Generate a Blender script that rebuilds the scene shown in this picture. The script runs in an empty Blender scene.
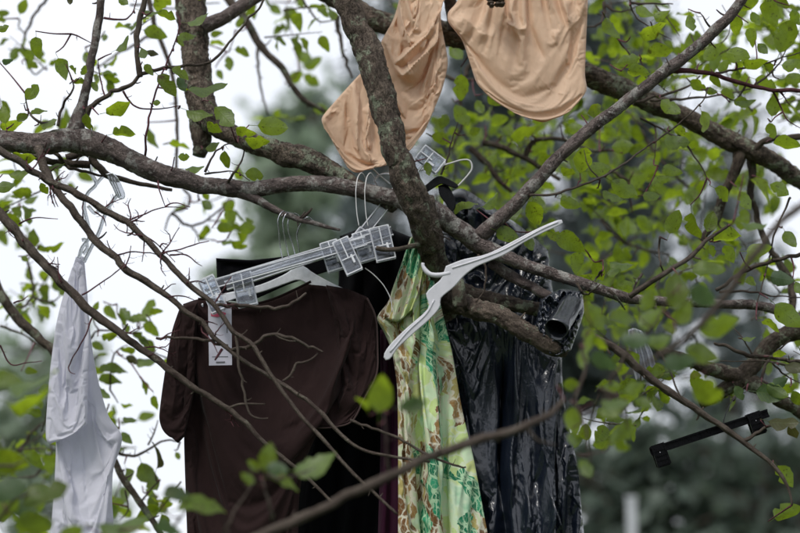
import bpy, math, random
import numpy as np
from mathutils import Vector, noise as mnoise
random.seed(7)
RS = np.random.RandomState(11)
scene = bpy.context.scene
COL = scene.collection

# ------------------------------------------------------------------ camera, sky, sun, exposure
PITCH = math.radians(10.0)
CAM = np.array((0.0, 0.0, 1.55))
cam_data = bpy.data.cameras.new("camera")
cam = bpy.data.objects.new("camera", cam_data)
COL.objects.link(cam)
cam.location = CAM
cam.rotation_euler = (math.pi / 2 + PITCH, 0, 0)
cam_data.lens = 75
cam_data.sensor_width = 36
cam_data.clip_start = 0.05
cam_data.clip_end = 2000
cam_data.dof.use_dof = True
cam_data.dof.focus_distance = 4.03
cam_data.dof.aperture_fstop = 1.9
scene.camera = cam

world = bpy.data.worlds.new("World")
scene.world = world
world.use_nodes = True
wt = world.node_tree
wn, wl = wt.nodes, wt.links
bg = wn["Background"]
SUN_EL, SUN_AZ = math.radians(52), math.radians(215)
sky = wn.new("ShaderNodeTexSky")
sky.sky_type = 'NISHITA'
sky.sun_disc = False
sky.sun_elevation = SUN_EL
sky.sun_rotation = SUN_AZ
tc = wn.new("ShaderNodeTexCoord")
cn = wn.new("ShaderNodeTexNoise")
cn.inputs["Scale"].default_value = 2.2
cn.inputs["Detail"].default_value = 5
wl.new(tc.outputs["Generated"], cn.inputs["Vector"])
cr = wn.new("ShaderNodeValToRGB")
cr.color_ramp.elements[0].position = 0.3
cr.color_ramp.elements[0].color = (0.80, 0.84, 0.92, 1)
cr.color_ramp.elements[1].position = 0.7
cr.color_ramp.elements[1].color = (0.96, 0.98, 1.03, 1)
wl.new(cn.outputs["Fac"], cr.inputs["Fac"])
sc_ = wn.new("ShaderNodeVectorMath")
sc_.operation = 'SCALE'
sc_.inputs["Scale"].default_value = 11.3       # overcast cloud layer, seen at strength 0.1
wl.new(cr.outputs["Color"], sc_.inputs[0])
mx = wn.new("ShaderNodeMixRGB")
mx.inputs["Fac"].default_value = 0.9
wl.new(sky.outputs["Color"], mx.inputs[1])
wl.new(sc_.outputs["Vector"], mx.inputs[2])
wl.new(mx.outputs["Color"], bg.inputs["Color"])
bg.inputs["Strength"].default_value = 0.1

sun_data = bpy.data.lights.new("sun", 'SUN')
sun_data.energy = 1.9
sun_data.angle = math.radians(14)
sun_data.color = (1.0, 0.96, 0.90)
sun = bpy.data.objects.new("sun", sun_data)
COL.objects.link(sun)
# the sun stands behind the camera's left shoulder, veiled by cloud
sdir = Vector((math.sin(SUN_AZ) * math.cos(SUN_EL), math.cos(SUN_AZ) * math.cos(SUN_EL), math.sin(SUN_EL)))
sun.rotation_euler = sdir.to_track_quat('Z', 'Y').to_euler()

scene.view_settings.view_transform = 'Standard'
scene.view_settings.look = 'None'
scene.view_settings.gamma = 1
scene.view_settings.exposure = 0.1
scene.render.engine = 'CYCLES'
scene.cycles.use_denoising = True
scene.cycles.max_bounces = 10
scene.cycles.transmission_bounces = 8
scene.cycles.transparent_max_bounces = 8
scene.cycles.diffuse_bounces = 3
scene.cycles.caustics_reflective = False
scene.cycles.caustics_refractive = True
scene.cycles.blur_glossy = 0.5
scene.cycles.sample_clamp_indirect = 6

# ------------------------------------------------------------------ helpers
cP, sP = math.cos(PITCH), math.sin(PITCH)

def P(px, py, Y):
    """Survey point: bearing taken from the photograph, Y metres in front of the camera."""
    px = np.asarray(px, float); py = np.asarray(py, float); Y = np.asarray(Y, float)
    a = (px - 400) / 800 * 0.48
    b = -(py - 266.5) / 800 * 0.48
    ry = cP - sP * b
    rz = sP + cP * b
    k = Y / ry
    return np.stack([a * k + CAM[0], Y + 0 * k, rz * k + CAM[2]], axis=-1)

PX = 0.0006  # metres per photo pixel per metre of distance

def new_mesh(name, verts, faces, mat=None, smooth=True, uvs=None, attrs=None):
    me = bpy.data.meshes.new(name)
    verts = np.asarray(verts, float)
    me.from_pydata(verts.tolist() if len(verts) else [], [], [list(map(int, f)) for f in faces])
    if smooth:
        me.polygons.foreach_set("use_smooth", [True] * len(me.polygons))
    if uvs is not None:
        uvl = me.uv_layers.new(name="UVMap")
        li = np.empty(len(me.loops), dtype=np.int32)
        me.loops.foreach_get("vertex_index", li)
        uvl.data.foreach_set("uv", np.asarray(uvs, dtype=np.float32)[li].ravel())
    for an, av in (attrs or {}).items():
        at = me.attributes.new(an, 'FLOAT_VECTOR', 'POINT')
        at.data.foreach_set("vector", np.asarray(av, dtype=np.float32).ravel())
    if mat:
        me.materials.append(mat)
    me.update()
    return me

def link(name, me, parent=None, loc=None):
    o = bpy.data.objects.new(name, me)
    COL.objects.link(o)
    if parent is not None:
        o.parent = parent
    if loc is not None:
        o.location = loc
    return o

def tag(o, label=None, cat=None, group=None, kind=None):
    if label: o["label"] = label
    if cat: o["category"] = cat
    if group: o["group"] = group
    if kind: o["kind"] = kind
    return o

def empty(name, loc):
    o = bpy.data.objects.new(name, None)
    o.empty_display_size = 0.05
    COL.objects.link(o)
    o.location = [float(v) for v in loc]
    return o

def child(name, me, root):
    """Part whose mesh was made in world coordinates, kept in place under its thing."""
    o = bpy.data.objects.new(name, me)
    COL.objects.link(o)
    o.parent = root
    o.location = [-float(v) for v in root.location]
    return o

class MB:
    def __init__(s):
        s.v = []; s.f = []; s.n = 0
    def add(s, v, f):
        v = np.asarray(v, float)
        s.v.append(v)
        s.f += [[i + s.n for i in q] for q in f]
        s.n += len(v)
    def mesh(s, name, mat, smooth=True):
        return new_mesh(name, np.concatenate(s.v), s.f, mat, smooth)

def catmull(pts, step):
    pts = np.asarray(pts, float)
    if len(pts) < 3:
        n = max(2, int(np.linalg.norm(pts[-1][:3] - pts[0][:3]) / step) + 1)
        t = np.linspace(0, 1, n)[:, None]
        return pts[0] * (1 - t) + pts[-1] * t
    p = np.vstack([2 * pts[0] - pts[1], pts, 2 * pts[-1] - pts[-2]])
    out = []
    for i in range(1, len(p) - 2):
        L = np.linalg.norm(p[i + 1][:3] - p[i][:3])
        n = max(1, int(math.ceil(L / step)))
        t = (np.arange(n) / n)[:, None]
        out.append(0.5 * ((2 * p[i]) + (-p[i - 1] + p[i + 1]) * t + (2 * p[i - 1] - 5 * p[i] + 4 * p[i + 1] - p[i + 2]) * t ** 2
                          + (-p[i - 1] + 3 * p[i] - 3 * p[i + 1] + p[i + 2]) * t ** 3))
    out.append(p[-2][None])
    return np.concatenate(out)

def frames(c):
    T = np.gradient(c, axis=0)
    T /= np.linalg.norm(T, axis=1)[:, None] + 1e-12
    n0 = np.cross(T[0], (0, 1, 0.13)); n0 /= np.linalg.norm(n0) + 1e-9
    N = [n0]
    for i in range(1, len(c)):
        v = N[-1] - T[i] * np.dot(N[-1], T[i])
        N.append(v / (np.linalg.norm(v) + 1e-9))
    N = np.array(N)
    return T, N, np.cross(T, N)

def tube(path, sides=8, step=None, rough=0.0, seed=0.0, cap=True):
    """path: rows of x, y, z, r in metres -> verts, faces, bark coordinates"""
    path = np.asarray(path, float)
    rm = path[:, 3].mean()
    c = catmull(path, step or max(rm * 1.2, 0.004))
    cen, r = c[:, :3], np.maximum(c[:, 3], 0.0003)
    T, N, B = frames(cen)
    th = np.arange(sides) / sides * 2 * math.pi
    cs, sn = np.cos(th), np.sin(th)
    s = np.concatenate([[0], np.cumsum(np.linalg.norm(np.diff(cen, axis=0), axis=1))])
    rr = np.repeat(r[:, None], sides, 1)
    bco = np.stack([cs[None] * r[:, None], sn[None] * r[:, None], np.repeat(s[:, None], sides, 1)], -1) + seed
    if rough > 0:
        k = 1.0 / max(rm, 0.004)
        for i in range(len(cen)):
            for j in range(sides):
                q = bco[i, j]
                a = mnoise.noise(Vector((q[0] * k * 0.8, q[1] * k * 0.8, q[2] * k * 0.35)))
                b = mnoise.noise(Vector((q[0] * k * 3.1, q[1] * k * 3.1, q[2] * k * 1.1)))
                e = mnoise.noise(Vector((q[0] * 150, q[1] * 150, q[2] * 55))) if rm > 0.012 else 0.0
                rr[i, j] *= 1 + rough * (0.9 * a + 0.8 * (0.5 - abs(b) * 1.6) + 0.9 * (0.3 - abs(e)))
    v = cen[:, None] + rr[..., None] * (cs[None, :, None] * N[:, None] + sn[None, :, None] * B[:, None])
    n = len(cen)
    v = v.reshape(-1, 3)
    bc = bco.reshape(-1, 3)
    f = []
    for i in range(n - 1):
        for j in range(sides):
            j2 = (j + 1) % sides
            f.append((i * sides + j, i * sides + j2, (i + 1) * sides + j2, (i + 1) * sides + j))
    if cap:
        f.append(tuple(range(sides - 1, -1, -1)))
        f.append(tuple((n - 1) * sides + j for j in range(sides)))
    return v, f, bc

def vnoise(x, y, seed=0):
    xi = np.floor(x).astype(np.int64); yi = np.floor(y).astype(np.int64)
    fx, fy = x - xi, y - yi
    fx = fx * fx * fx * (fx * (fx * 6 - 15) + 10); fy = fy * fy * fy * (fy * (fy * 6 - 15) + 10)
    def h(a, b):
        n = (a * 374761393 + b * 668265263 + seed * 1442695041) & 0xffffffff
        n = ((n ^ (n >> 13)) * 1274126177) & 0xffffffff
        return ((n ^ (n >> 16)) & 0xffff) / 65535.0
    return (h(xi, yi) * (1 - fx) + h(xi + 1, yi) * fx) * (1 - fy) + (h(xi, yi + 1) * (1 - fx) + h(xi + 1, yi + 1) * fx) * fy

def gnoise(x, y, seed=0):
    xi = np.floor(x).astype(np.int64); yi = np.floor(y).astype(np.int64)
    fx, fy = x - xi, y - yi
    sx = fx * fx * fx * (fx * (fx * 6 - 15) + 10); sy = fy * fy * fy * (fy * (fy * 6 - 15) + 10)
    def g(a, b, dx, dy):
        n = (a * 374761393 + b * 668265263 + seed * 1442695041) & 0xffffffff
        n = ((n ^ (n >> 13)) * 1274126177) & 0xffffffff
        t = ((n ^ (n >> 16)) & 0xffff) / 65535.0 * 6.28318
        return np.cos(t) * dx + np.sin(t) * dy
    a = g(xi, yi, fx, fy) * (1 - sx) + g(xi + 1, yi, fx - 1, fy) * sx
    b = g(xi, yi + 1, fx, fy - 1) * (1 - sx) + g(xi + 1, yi + 1, fx - 1, fy - 1) * sx
    return (a * (1 - sy) + b * sy) * 1.4

def fbm(x, y, seed=0, o=4):
    a = 0; k = 0.5; t = 0
    for i in range(o):
        a = a + k * (0.5 + 0.5 * gnoise(x * 2 ** i, y * 2 ** i, seed + i * 17)); t += k; k *= 0.5
    return a / t

def ridged(x, y, seed=0, o=3):
    a = 0; k = 0.5; t = 0
    for i in range(o):
        c, sn = math.cos(i * 0.7), math.sin(i * 0.7)
        a = a + k * (1 - 2 * np.abs(gnoise((x * c - y * sn * (i > 0)) * 1.9 ** i, (y * c + x * sn * (i > 0)) * 1.9 ** i, seed + i * 31))); t += k; k *= 0.5
    return a / t

def resample(pts, n):
    pts = np.asarray(pts, float)
    s = np.concatenate([[0], np.cumsum(np.linalg.norm(np.diff(pts, axis=0), axis=1))])
    t = np.linspace(0, s[-1], n)
    return np.stack([np.interp(t, s, pts[:, k]) for k in range(pts.shape[1])], 1)

def smooth_line(pts, n):
    q = resample(np.asarray(pts, float), n)
    c = resample(catmull(pts, 1.5), n)
    q = 0.5 * q + 0.5 * c
    for _ in range(2):
        q[1:-1] = (q[:-2] + 2 * q[1:-1] + q[2:]) / 4
    return q

def coons(top, bottom, left, right, nu, nv):
    T, B = smooth_line(top, nu), smooth_line(bottom, nu)
    L, R = smooth_line(left, nv), smooth_line(right, nv)
    u = np.linspace(0, 1, nu)[None, :, None]; v = np.linspace(0, 1, nv)[:, None, None]
    return ((1 - v) * T[None] + v * B[None] + (1 - u) * L[:, None] + u * R[:, None]
            - ((1 - u) * (1 - v) * T[0] + u * (1 - v) * T[-1] + (1 - u) * v * B[0] + u * v * B[-1]))

def crease(G, pts, amp, w, sharp=0.0):
    d = np.full(G.shape[:2], 1e9); tt = np.zeros(G.shape[:2])
    pts = np.asarray(pts, float); n = len(pts) - 1
    side = np.zeros(G.shape[:2])
    for i in range(n):
        a, b = pts[i], pts[i + 1]
        ab = b - a
        t = np.clip(((G - a) @ ab) / (ab @ ab + 1e-9), 0, 1)
        q = G - (a + t[..., None] * ab)
        dd = np.hypot(q[..., 0], q[..., 1])
        m = dd < d
        d = np.where(m, dd, d); tt = np.where(m, (i + t) / n, tt)
        side = np.where(m, np.sign(ab[0] * q[..., 1] - ab[1] * q[..., 0]), side)
    wv = w * np.where(side > 0, 1.0, 1.0 - sharp)
    fade = np.clip(np.minimum(tt, 1 - tt) * 4, 0, 1)
    fade = fade * fade * (3 - 2 * fade)
    return amp * fade * (0.65 * np.exp(-d / (wv * 0.8)) + 0.35 * np.exp(-(d / wv) ** 2))

def settle(F, grow, bend, frames=22, pin_top=0.0, gravity=1.0, mass=0.25):
    """let a sheet (grid of points) with held rim settle under its weight so that spare cloth buckles into folds"""
    import time
    t0 = time.time()
    nv, nu = F.shape[:2]
    idx = np.arange(nu * nv).reshape(nv, nu)
    f = np.stack([idx[:-1, :-1].ravel(), idx[1:, :-1].ravel(), idx[1:, 1:].ravel(), idx[:-1, 1:].ravel()], 1)
    me = bpy.data.meshes.new("sheet")
    me.from_pydata(F.reshape(-1, 3).tolist(), [], f.tolist())
    o = bpy.data.objects.new("sheet", me); COL.objects.link(o)
    vg = o.vertex_groups.new(name="held")
    rim = np.concatenate([idx[0], idx[-1], idx[:, 0], idx[:, -1], idx[:max(1, int(nv * pin_top))].ravel()])
    vg.add([int(i) for i in np.unique(rim)], 1.0, 'REPLACE')
    md = o.modifiers.new("settle", 'CLOTH')
    cs = md.settings
    cs.quality = 5; cs.mass = mass; cs.air_damping = 2.0
    cs.tension_stiffness = 12; cs.compression_stiffness = 12; cs.shear_stiffness = 6
    cs.bending_stiffness = bend
    cs.tension_damping = 12; cs.compression_damping = 12; cs.shear_damping = 8
    cs.vertex_group_mass = "held"
    cs.shrink_min = -grow; cs.shrink_max = -grow
    cs.effector_weights.gravity = gravity
    md.collision_settings.use_collision = False
    md.point_cache.frame_start = 1; md.point_cache.frame_end = frames + 2
    for k in range(1, frames + 1):
        scene.frame_set(k)
    dg = bpy.context.evaluated_depsgraph_get()
    em = o.evaluated_get(dg).to_mesh()
    co = np.empty(nu * nv * 3, dtype=np.float32); em.vertices.foreach_get("co", co)
    o.evaluated_get(dg).to_mesh_clear()
    bpy.data.objects.remove(o); bpy.data.meshes.remove(me)
    scene.frame_set(1)
    R = co.reshape(nv, nu, 3).astype(float)
    print("settled", nv, nu, round(time.time() - t0, 1), "s, moved", float(np.abs(R - F).max()))
    if not np.isfinite(R).all() or np.abs(R - F).max() > 0.4: return F
    return R

def upsample(A, k=2):
    """smooth subdivision of a grid of points"""
    def up(B):
        n = B.shape[0]
        e = np.concatenate([2 * B[:1] - B[1:2], B, 2 * B[-1:] - B[-2:-1]])
        mid = (-e[:-3] + 9 * e[1:-2] + 9 * e[2:-1] - e[3:]) / 16
        out = np.empty((2 * n - 1,) + B.shape[1:]); out[::2] = B; out[1::2] = mid
        return out
    return np.swapaxes(up(np.swapaxes(up(A), 0, 1)), 0, 1)

def cloth(G, front, thick, edge=0.12, seed=0, sim=None):
    """Closed garment panel from a grid of photo bearings (G) and distances (front); two layers that meet at the rim."""
    nv, nu = G.shape[:2]
    u = np.linspace(0, 1, nu)[None, :]; v = np.linspace(0, 1, nv)[:, None]
    e = np.clip(np.minimum(np.minimum(u, 1 - u) / edge, 1), 0, 1) * np.ones_like(v)
    e = np.sqrt(1 - (1 - e) ** 2)
    ev = np.clip(np.minimum(v, 1 - v) / 0.03, 0, 1)
    e = e * np.sqrt(1 - (1 - ev) ** 2)
    F = P(G[..., 0], G[..., 1], front - thick * 0.5 * e)
    Bk = P(G[..., 0], G[..., 1], front + thick * 0.5 * e + 0.25 * thick * e * fbm(u * 7 + seed, v * 6))
    if sim:
        F = settle(F, **sim)
        F = upsample(F); Bk = upsample(Bk); G = upsample(G)
        nv, nu = F.shape[:2]
        Bk[..., 1] = np.maximum(Bk[..., 1], F[..., 1] + 0.0015)
        for q in ((0, slice(None)), (-1, slice(None)), (slice(None), 0), (slice(None), -1)):
            Bk[q] = F[q] + np.array((0, 0.0008, 0))
    V = np.concatenate([F.reshape(-1, 3), Bk.reshape(-1, 3)])
    off = nu * nv
    f = []
    idx = np.arange(nu * nv).reshape(nv, nu)
    a, b, c, d = idx[:-1, :-1].ravel(), idx[1:, :-1].ravel(), idx[1:, 1:].ravel(), idx[:-1, 1:].ravel()
    f += np.stack([a, b, c, d], 1).tolist()
    f += (np.stack([a, d, c, b], 1) + off).tolist()
    rim = np.concatenate([idx[0, :], idx[1:, -1], idx[-1, -2::-1], idx[-2:0:-1, 0]])
    r2 = np.roll(rim, -1)
    f += np.stack([rim, r2, r2 + off, rim + off], 1).tolist()
    du = np.linalg.norm(np.diff(F, axis=1), axis=2)            # the print follows the cloth into its folds
    ax = G[:, :1, 0] * 0.0024 + np.concatenate([np.zeros((nv, 1)), np.cumsum(du, axis=1)], axis=1)
    ax = ax - (ax[:, nu // 2:nu // 2 + 1] - ax[0, nu // 2]) * 0.5
    uv = np.stack([ax, -G[..., 1] * 0.0024], -1).reshape(-1, 2)
    return V, f, np.concatenate([uv, uv + 0.37])

# ------------------------------------------------------------------ materials
def mat(name):
    m = bpy.data.materials.new(name)
    m.use_nodes = True
    nt = m.node_tree
    return m, nt, nt.nodes["Principled BSDF"], nt.nodes["Material Output"]

def N(nt, t, **kw):
    n = nt.nodes.new(t)
    for k, v in kw.items():
        if k in n.inputs: n.inputs[k].default_value = v
        else: setattr(n, k, v)
    return n

def ramp(nt, fac, stops, interp='LINEAR'):
    r = nt.nodes.new("ShaderNodeValToRGB")
    r.color_ramp.interpolation = interp
    e = r.color_ramp.elements
    while len(e) < len(stops): e.new(0.5)
    for el, (p, c) in zip(e, stops):
        el.position = p
        el.color = (*c, 1) if isinstance(c, tuple) else (c, c, c, 1)
    nt.links.new(fac, r.inputs["Fac"])
    return r.outputs["Color"]

def mixc(nt, fac, a, b, mode='MIX'):
    m = nt.nodes.new("ShaderNodeMixRGB"); m.blend_type = mode
    for s, i in ((fac, 0), (a, 1), (b, 2)):
        if hasattr(s, 'is_linked'): nt.links.new(s, m.inputs[i])
        else: m.inputs[i].default_value = (*s, 1) if isinstance(s, tuple) else s
    return m.outputs[0]

def bump(nt, h, strength, dist, prev=None):
    b = nt.nodes.new("ShaderNodeBump")
    b.inputs["Strength"].default_value = strength
    b.inputs["Distance"].default_value = dist
    nt.links.new(h, b.inputs["Height"])
    if prev: nt.links.new(prev, b.inputs["Normal"])
    return b.outputs["Normal"]

def mapping(nt, src, scale):
    m = nt.nodes.new("ShaderNodeMapping")
    m.inputs["Scale"].default_value = scale
    nt.links.new(src, m.inputs["Vector"])
    return m.outputs["Vector"]

def tnoise(nt, vec, scale, detail=4, rough=0.55, dist=0.0):
    n = N(nt, "ShaderNodeTexNoise", Scale=scale, Detail=detail, Roughness=rough, Distortion=dist)
    nt.links.new(vec, n.inputs["Vector"])
    return n.outputs["Fac"]

def bark_mat(name, dark, mid, lichen, lich_amt, plates):
    m, nt, bs, out = mat(name)
    at = N(nt, "ShaderNodeAttribute", attribute_name="bco")
    vec = at.outputs["Vector"]
    n1 = tnoise(nt, mapping(nt, vec, (1, 1, 0.45)), 55, 6, 0.65, 0.6)
    n2 = tnoise(nt, mapping(nt, vec, (1, 1, 1.6)), 190, 4, 0.6)
    vo = N(nt, "ShaderNodeTexVoronoi", feature='DISTANCE_TO_EDGE', Scale=plates)
    ds = mixc(nt, 0.06, mapping(nt, vec, (1, 1, 0.55)), N(nt, "ShaderNodeTexNoise", Scale=40).outputs["Color"])
    nt.links.new(ds, vo.inputs["Vector"])
    crack = ramp(nt, vo.outputs["Distance"], [(0.0, 0.0), (0.10, 1.0)])
    base = ramp(nt, n1, [(0.3, dark), (0.62, mid), (0.8, tuple(min(1, c * 1.5) for c in mid))])
    base = mixc(nt, 0.6, base, mixc(nt, crack, tuple(c * 0.45 for c in dark), base))
    ln = tnoise(nt, vec, 23, 7, 0.72, 0.3)
    lm = ramp(nt, ln, [(0.62 - lich_amt, 0.0), (0.66 - lich_amt * 0.8, 1.0)])
    lc = ramp(nt, n2, [(0.3, tuple(c * 0.55 for c in lichen)), (0.65, lichen)])
    bs_c = mixc(nt, lm, base, lc)
    nt.links.new(bs_c, bs.inputs["Base Color"])
    bs.inputs["Roughness"].default_value = 0.88
    bs.inputs["Specular IOR Level"].default_value = 0.25
    nb = bump(nt, crack, 0.9, 0.004)
    nb = bump(nt, n1, 1.0, 0.006, nb)
    nb = bump(nt, n2, 0.8, 0.002, nb)
    nt.links.new(nb, bs.inputs["Normal"])
    return m

BARK_ROUGH = bark_mat("bark_rough", (0.032, 0.023, 0.019), (0.19, 0.15, 0.12), (0.30, 0.33, 0.24), 0.08, 75)
BARK_GREY = bark_mat("bark_grey", (0.05, 0.037, 0.036), (0.26, 0.21, 0.195), (0.46, 0.44, 0.41), 0.10, 110)
TWIG = bark_mat("twig_bark", (0.075, 0.052, 0.045), (0.20, 0.165, 0.135), (0.30, 0.29, 0.22), 0.0, 260)
SHOOT = bark_mat("shoot_bark", (0.10, 0.035, 0.045), (0.24, 0.095, 0.11), (0.26, 0.20, 0.17), -0.04, 260)

def leaf_mat(name, green, trans, under, brown=0.5):
    m, nt, bs, out = mat(name)
    oi = nt.nodes.new("ShaderNodeObjectInfo")
    ge = nt.nodes.new("ShaderNodeNewGeometry")
    ad = N(nt, "ShaderNodeMath", operation='ADD')
    nt.links.new(oi.outputs["Random"], ad.inputs[0]); nt.links.new(ge.outputs["Random Per Island"], ad.inputs[1])
    fr = N(nt, "ShaderNodeMath", operation='FRACT'); nt.links.new(ad.outputs[0], fr.inputs[0])
    rnd = fr.outputs[0]
    tcn = nt.nodes.new("ShaderNodeTexCoord")
    off = N(nt, "ShaderNodeVectorMath", operation='ADD')
    sc = N(nt, "ShaderNodeMath", operation='MULTIPLY'); sc.inputs[1].default_value = 37.0
    nt.links.new(rnd, sc.inputs[0])
    nt.links.new(tcn.outputs["UV"], off.inputs[0]); nt.links.new(sc.outputs[0], off.inputs[1])
    uv = off.outputs[0]
    sep = nt.nodes.new("ShaderNodeSeparateXYZ"); nt.links.new(tcn.outputs["UV"], sep.inputs[0])
    # side veins: slanted waves from the midrib
    av = N(nt, "ShaderNodeMath", operation='ABSOLUTE'); nt.links.new(sep.outputs["Y"], av.inputs[0])
    a1 = N(nt, "ShaderNodeMath", operation='MULTIPLY_ADD'); a1.inputs[1].default_value = -0.75
    nt.links.new(av.outputs[0], a1.inputs[0]); nt.links.new(sep.outputs["X"], a1.inputs[2])
    a2 = N(nt, "ShaderNodeMath", operation='MULTIPLY'); a2.inputs[1].default_value = 52.0
    nt.links.new(a1.outputs[0], a2.inputs[0])
    a3 = N(nt, "ShaderNodeMath", operation='SINE'); nt.links.new(a2.outputs[0], a3.inputs[0])
    vein = ramp(nt, a3.outputs[0], [(0.70, 0.0), (1.0, 1.0)])
    mid = ramp(nt, av.outputs[0], [(0.0, 1.0), (0.03, 0.0)])
    vv = mixc(nt, 1.0, vein, mid, 'LIGHTEN')
    shade = ramp(nt, rnd, [(0.0, tuple(c * 0.5 for c in green)), (0.5, green), (0.85, (green[0] * 1.5, green[1] * 1.25, green[2])),
                           (1.0, (green[0] * 2.4, green[1] * 1.45, green[2]))])
    n1 = tnoise(nt, uv, 4.0, 5, 0.6)
    col = mixc(nt, ramp(nt, n1, [(0.4, 0.0), (0.75, 0.45)]), shade, (0.16, 0.17, 0.03))
    col = mixc(nt, ramp(nt, tnoise(nt, uv, 2.2, 3), [(0.35, 0.6), (0.6, 0.0)]), col, tuple(c * 0.45 for c in green))
    col = mixc(nt, mixc(nt, 1.0, vv, (0.55, 0.55, 0.55), 'MULTIPLY'), col, (0.17, 0.24, 0.07))
    sp = tnoise(nt, uv, 9.0, 3, 0.7)
    spot = ramp(nt, sp, [(0.61, 0.0), (0.66, brown)])
    blo = tnoise(nt, uv, 1.7, 4, 0.6)
    blot = ramp(nt, blo, [(0.66, 0.0), (0.74, brown)])
    br = mixc(nt, 1.0, spot, blot, 'LIGHTEN')
    col = mixc(nt, br, col, (0.09, 0.045, 0.02))
    und = mixc(nt, 0.65, col, under)
    fin = mixc(nt, ge.outputs["Backfacing"], und, col)
    nt.links.new(fin, bs.inputs["Base Color"])
    bs.inputs["Roughness"].default_value = 0.42
    bs.inputs["Specular IOR Level"].default_value = 0.4
    hb = mixc(nt, 0.5, vv, n1)
    nt.links.new(bump(nt, hb, 0.45, 0.002), bs.inputs["Normal"])
    tr = nt.nodes.new("ShaderNodeBsdfTranslucent")
    tcol = mixc(nt, br, mixc(nt, 0.5, ramp(nt, rnd, [(0, tuple(c * 0.45 for c in trans)), (0.6, tuple(c * 0.85 for c in trans)), (1, trans)]), mixc(nt, ramp(nt, n1, [(0.35, 0.0), (0.65, 1.0)]), trans, tuple(c * 0.5 for c in trans))), (0.05, 0.02, 0.005))
    nt.links.new(tcol, tr.inputs["Color"])
    ms = N(nt, "ShaderNodeMixShader", Fac=0.5)
    nt.links.new(bs.outputs[0], ms.inputs[1]); nt.links.new(tr.outputs[0], ms.inputs[2])
    nt.links.new(ms.outputs[0], out.inputs["Surface"])
    return m

LEAF = leaf_mat("apple_leaf", (0.075, 0.132, 0.017), (0.50, 0.68, 0.03), (0.14, 0.20, 0.09), 0.8)
LEAF_GREY = leaf_mat("leaf_greyish", (0.08, 0.13, 0.065), (0.16, 0.27, 0.09), (0.18, 0.24, 0.17), 0.2)
LEAF_DRY = leaf_mat("leaf_withered", (0.055, 0.05, 0.02), (0.12, 0.12, 0.03), (0.08, 0.085, 0.035), 0.9)

def cloth_mat(name, col, rough=0.9, trans=0.0, weave=900, var=0.12, sheen=0.2, tcol=None, spec=0.25):
    m, nt, bs, out = mat(name)
    tcn = nt.nodes.new("ShaderNodeTexCoord")
    uv = tcn.outputs["UV"]
    n = tnoise(nt, uv, 14, 6, 0.6)
    c = ramp(nt, n, [(0.3, tuple(k * (1 - var) for k in col)), (0.7, tuple(min(1, k * (1 + var)) for k in col))])
    nt.links.new(c, bs.inputs["Base Color"])
    bs.inputs["Roughness"].default_value = rough
    bs.inputs["Sheen Weight"].default_value = sheen
    bs.inputs["Specular IOR Level"].default_value = spec
    w = N(nt, "ShaderNodeTexWave", Scale=weave, Distortion=0.4)
    nt.links.new(uv, w.inputs["Vector"])
    w2 = tnoise(nt, mapping(nt, uv, (1, 0.45, 1)), 26, 5, 0.55, 0.8)
    w3 = tnoise(nt, uv, 420, 2, 0.6)
    b = bump(nt, w2, 0.5, 0.008)
    b = bump(nt, w3, 0.35, 0.0006, b)
    nt.links.new(b, bs.inputs["Normal"])
    if trans > 0:
        tr = nt.nodes.new("ShaderNodeBsdfTranslucent")
        tr.inputs["Color"].default_value = (*(tcol or col), 1)
        ms = N(nt, "ShaderNodeMixShader", Fac=trans)
        nt.links.new(bs.outputs[0], ms.inputs[1]); nt.links.new(tr.outputs[0], ms.inputs[2])
        nt.links.new(ms.outputs[0], out.inputs["Surface"])
    return m

M_BROWN = cloth_mat("brown_jersey", (0.024, 0.0132, 0.0128), 0.9, sheen=0.04, spec=0.10)
M_BLACK = cloth_mat("black_cloth", (0.004, 0.004, 0.005), 0.8, sheen=0.0, spec=0.06)
M_MAROON = cloth_mat("maroon_cloth", (0.03, 0.005, 0.018), 0.8, sheen=0.05, spec=0.1)
M_WHITE = cloth_mat("white_cotton", (0.85, 0.85, 0.93), 0.9, 0.42, tcol=(0.8, 0.8, 0.88), var=0.02)
M_PEACH = cloth_mat("peach_fabric", (0.81, 0.60, 0.425), 0.48, 0.25, tcol=(0.90, 0.45, 0.17), var=0.04, sheen=0.3)

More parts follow.
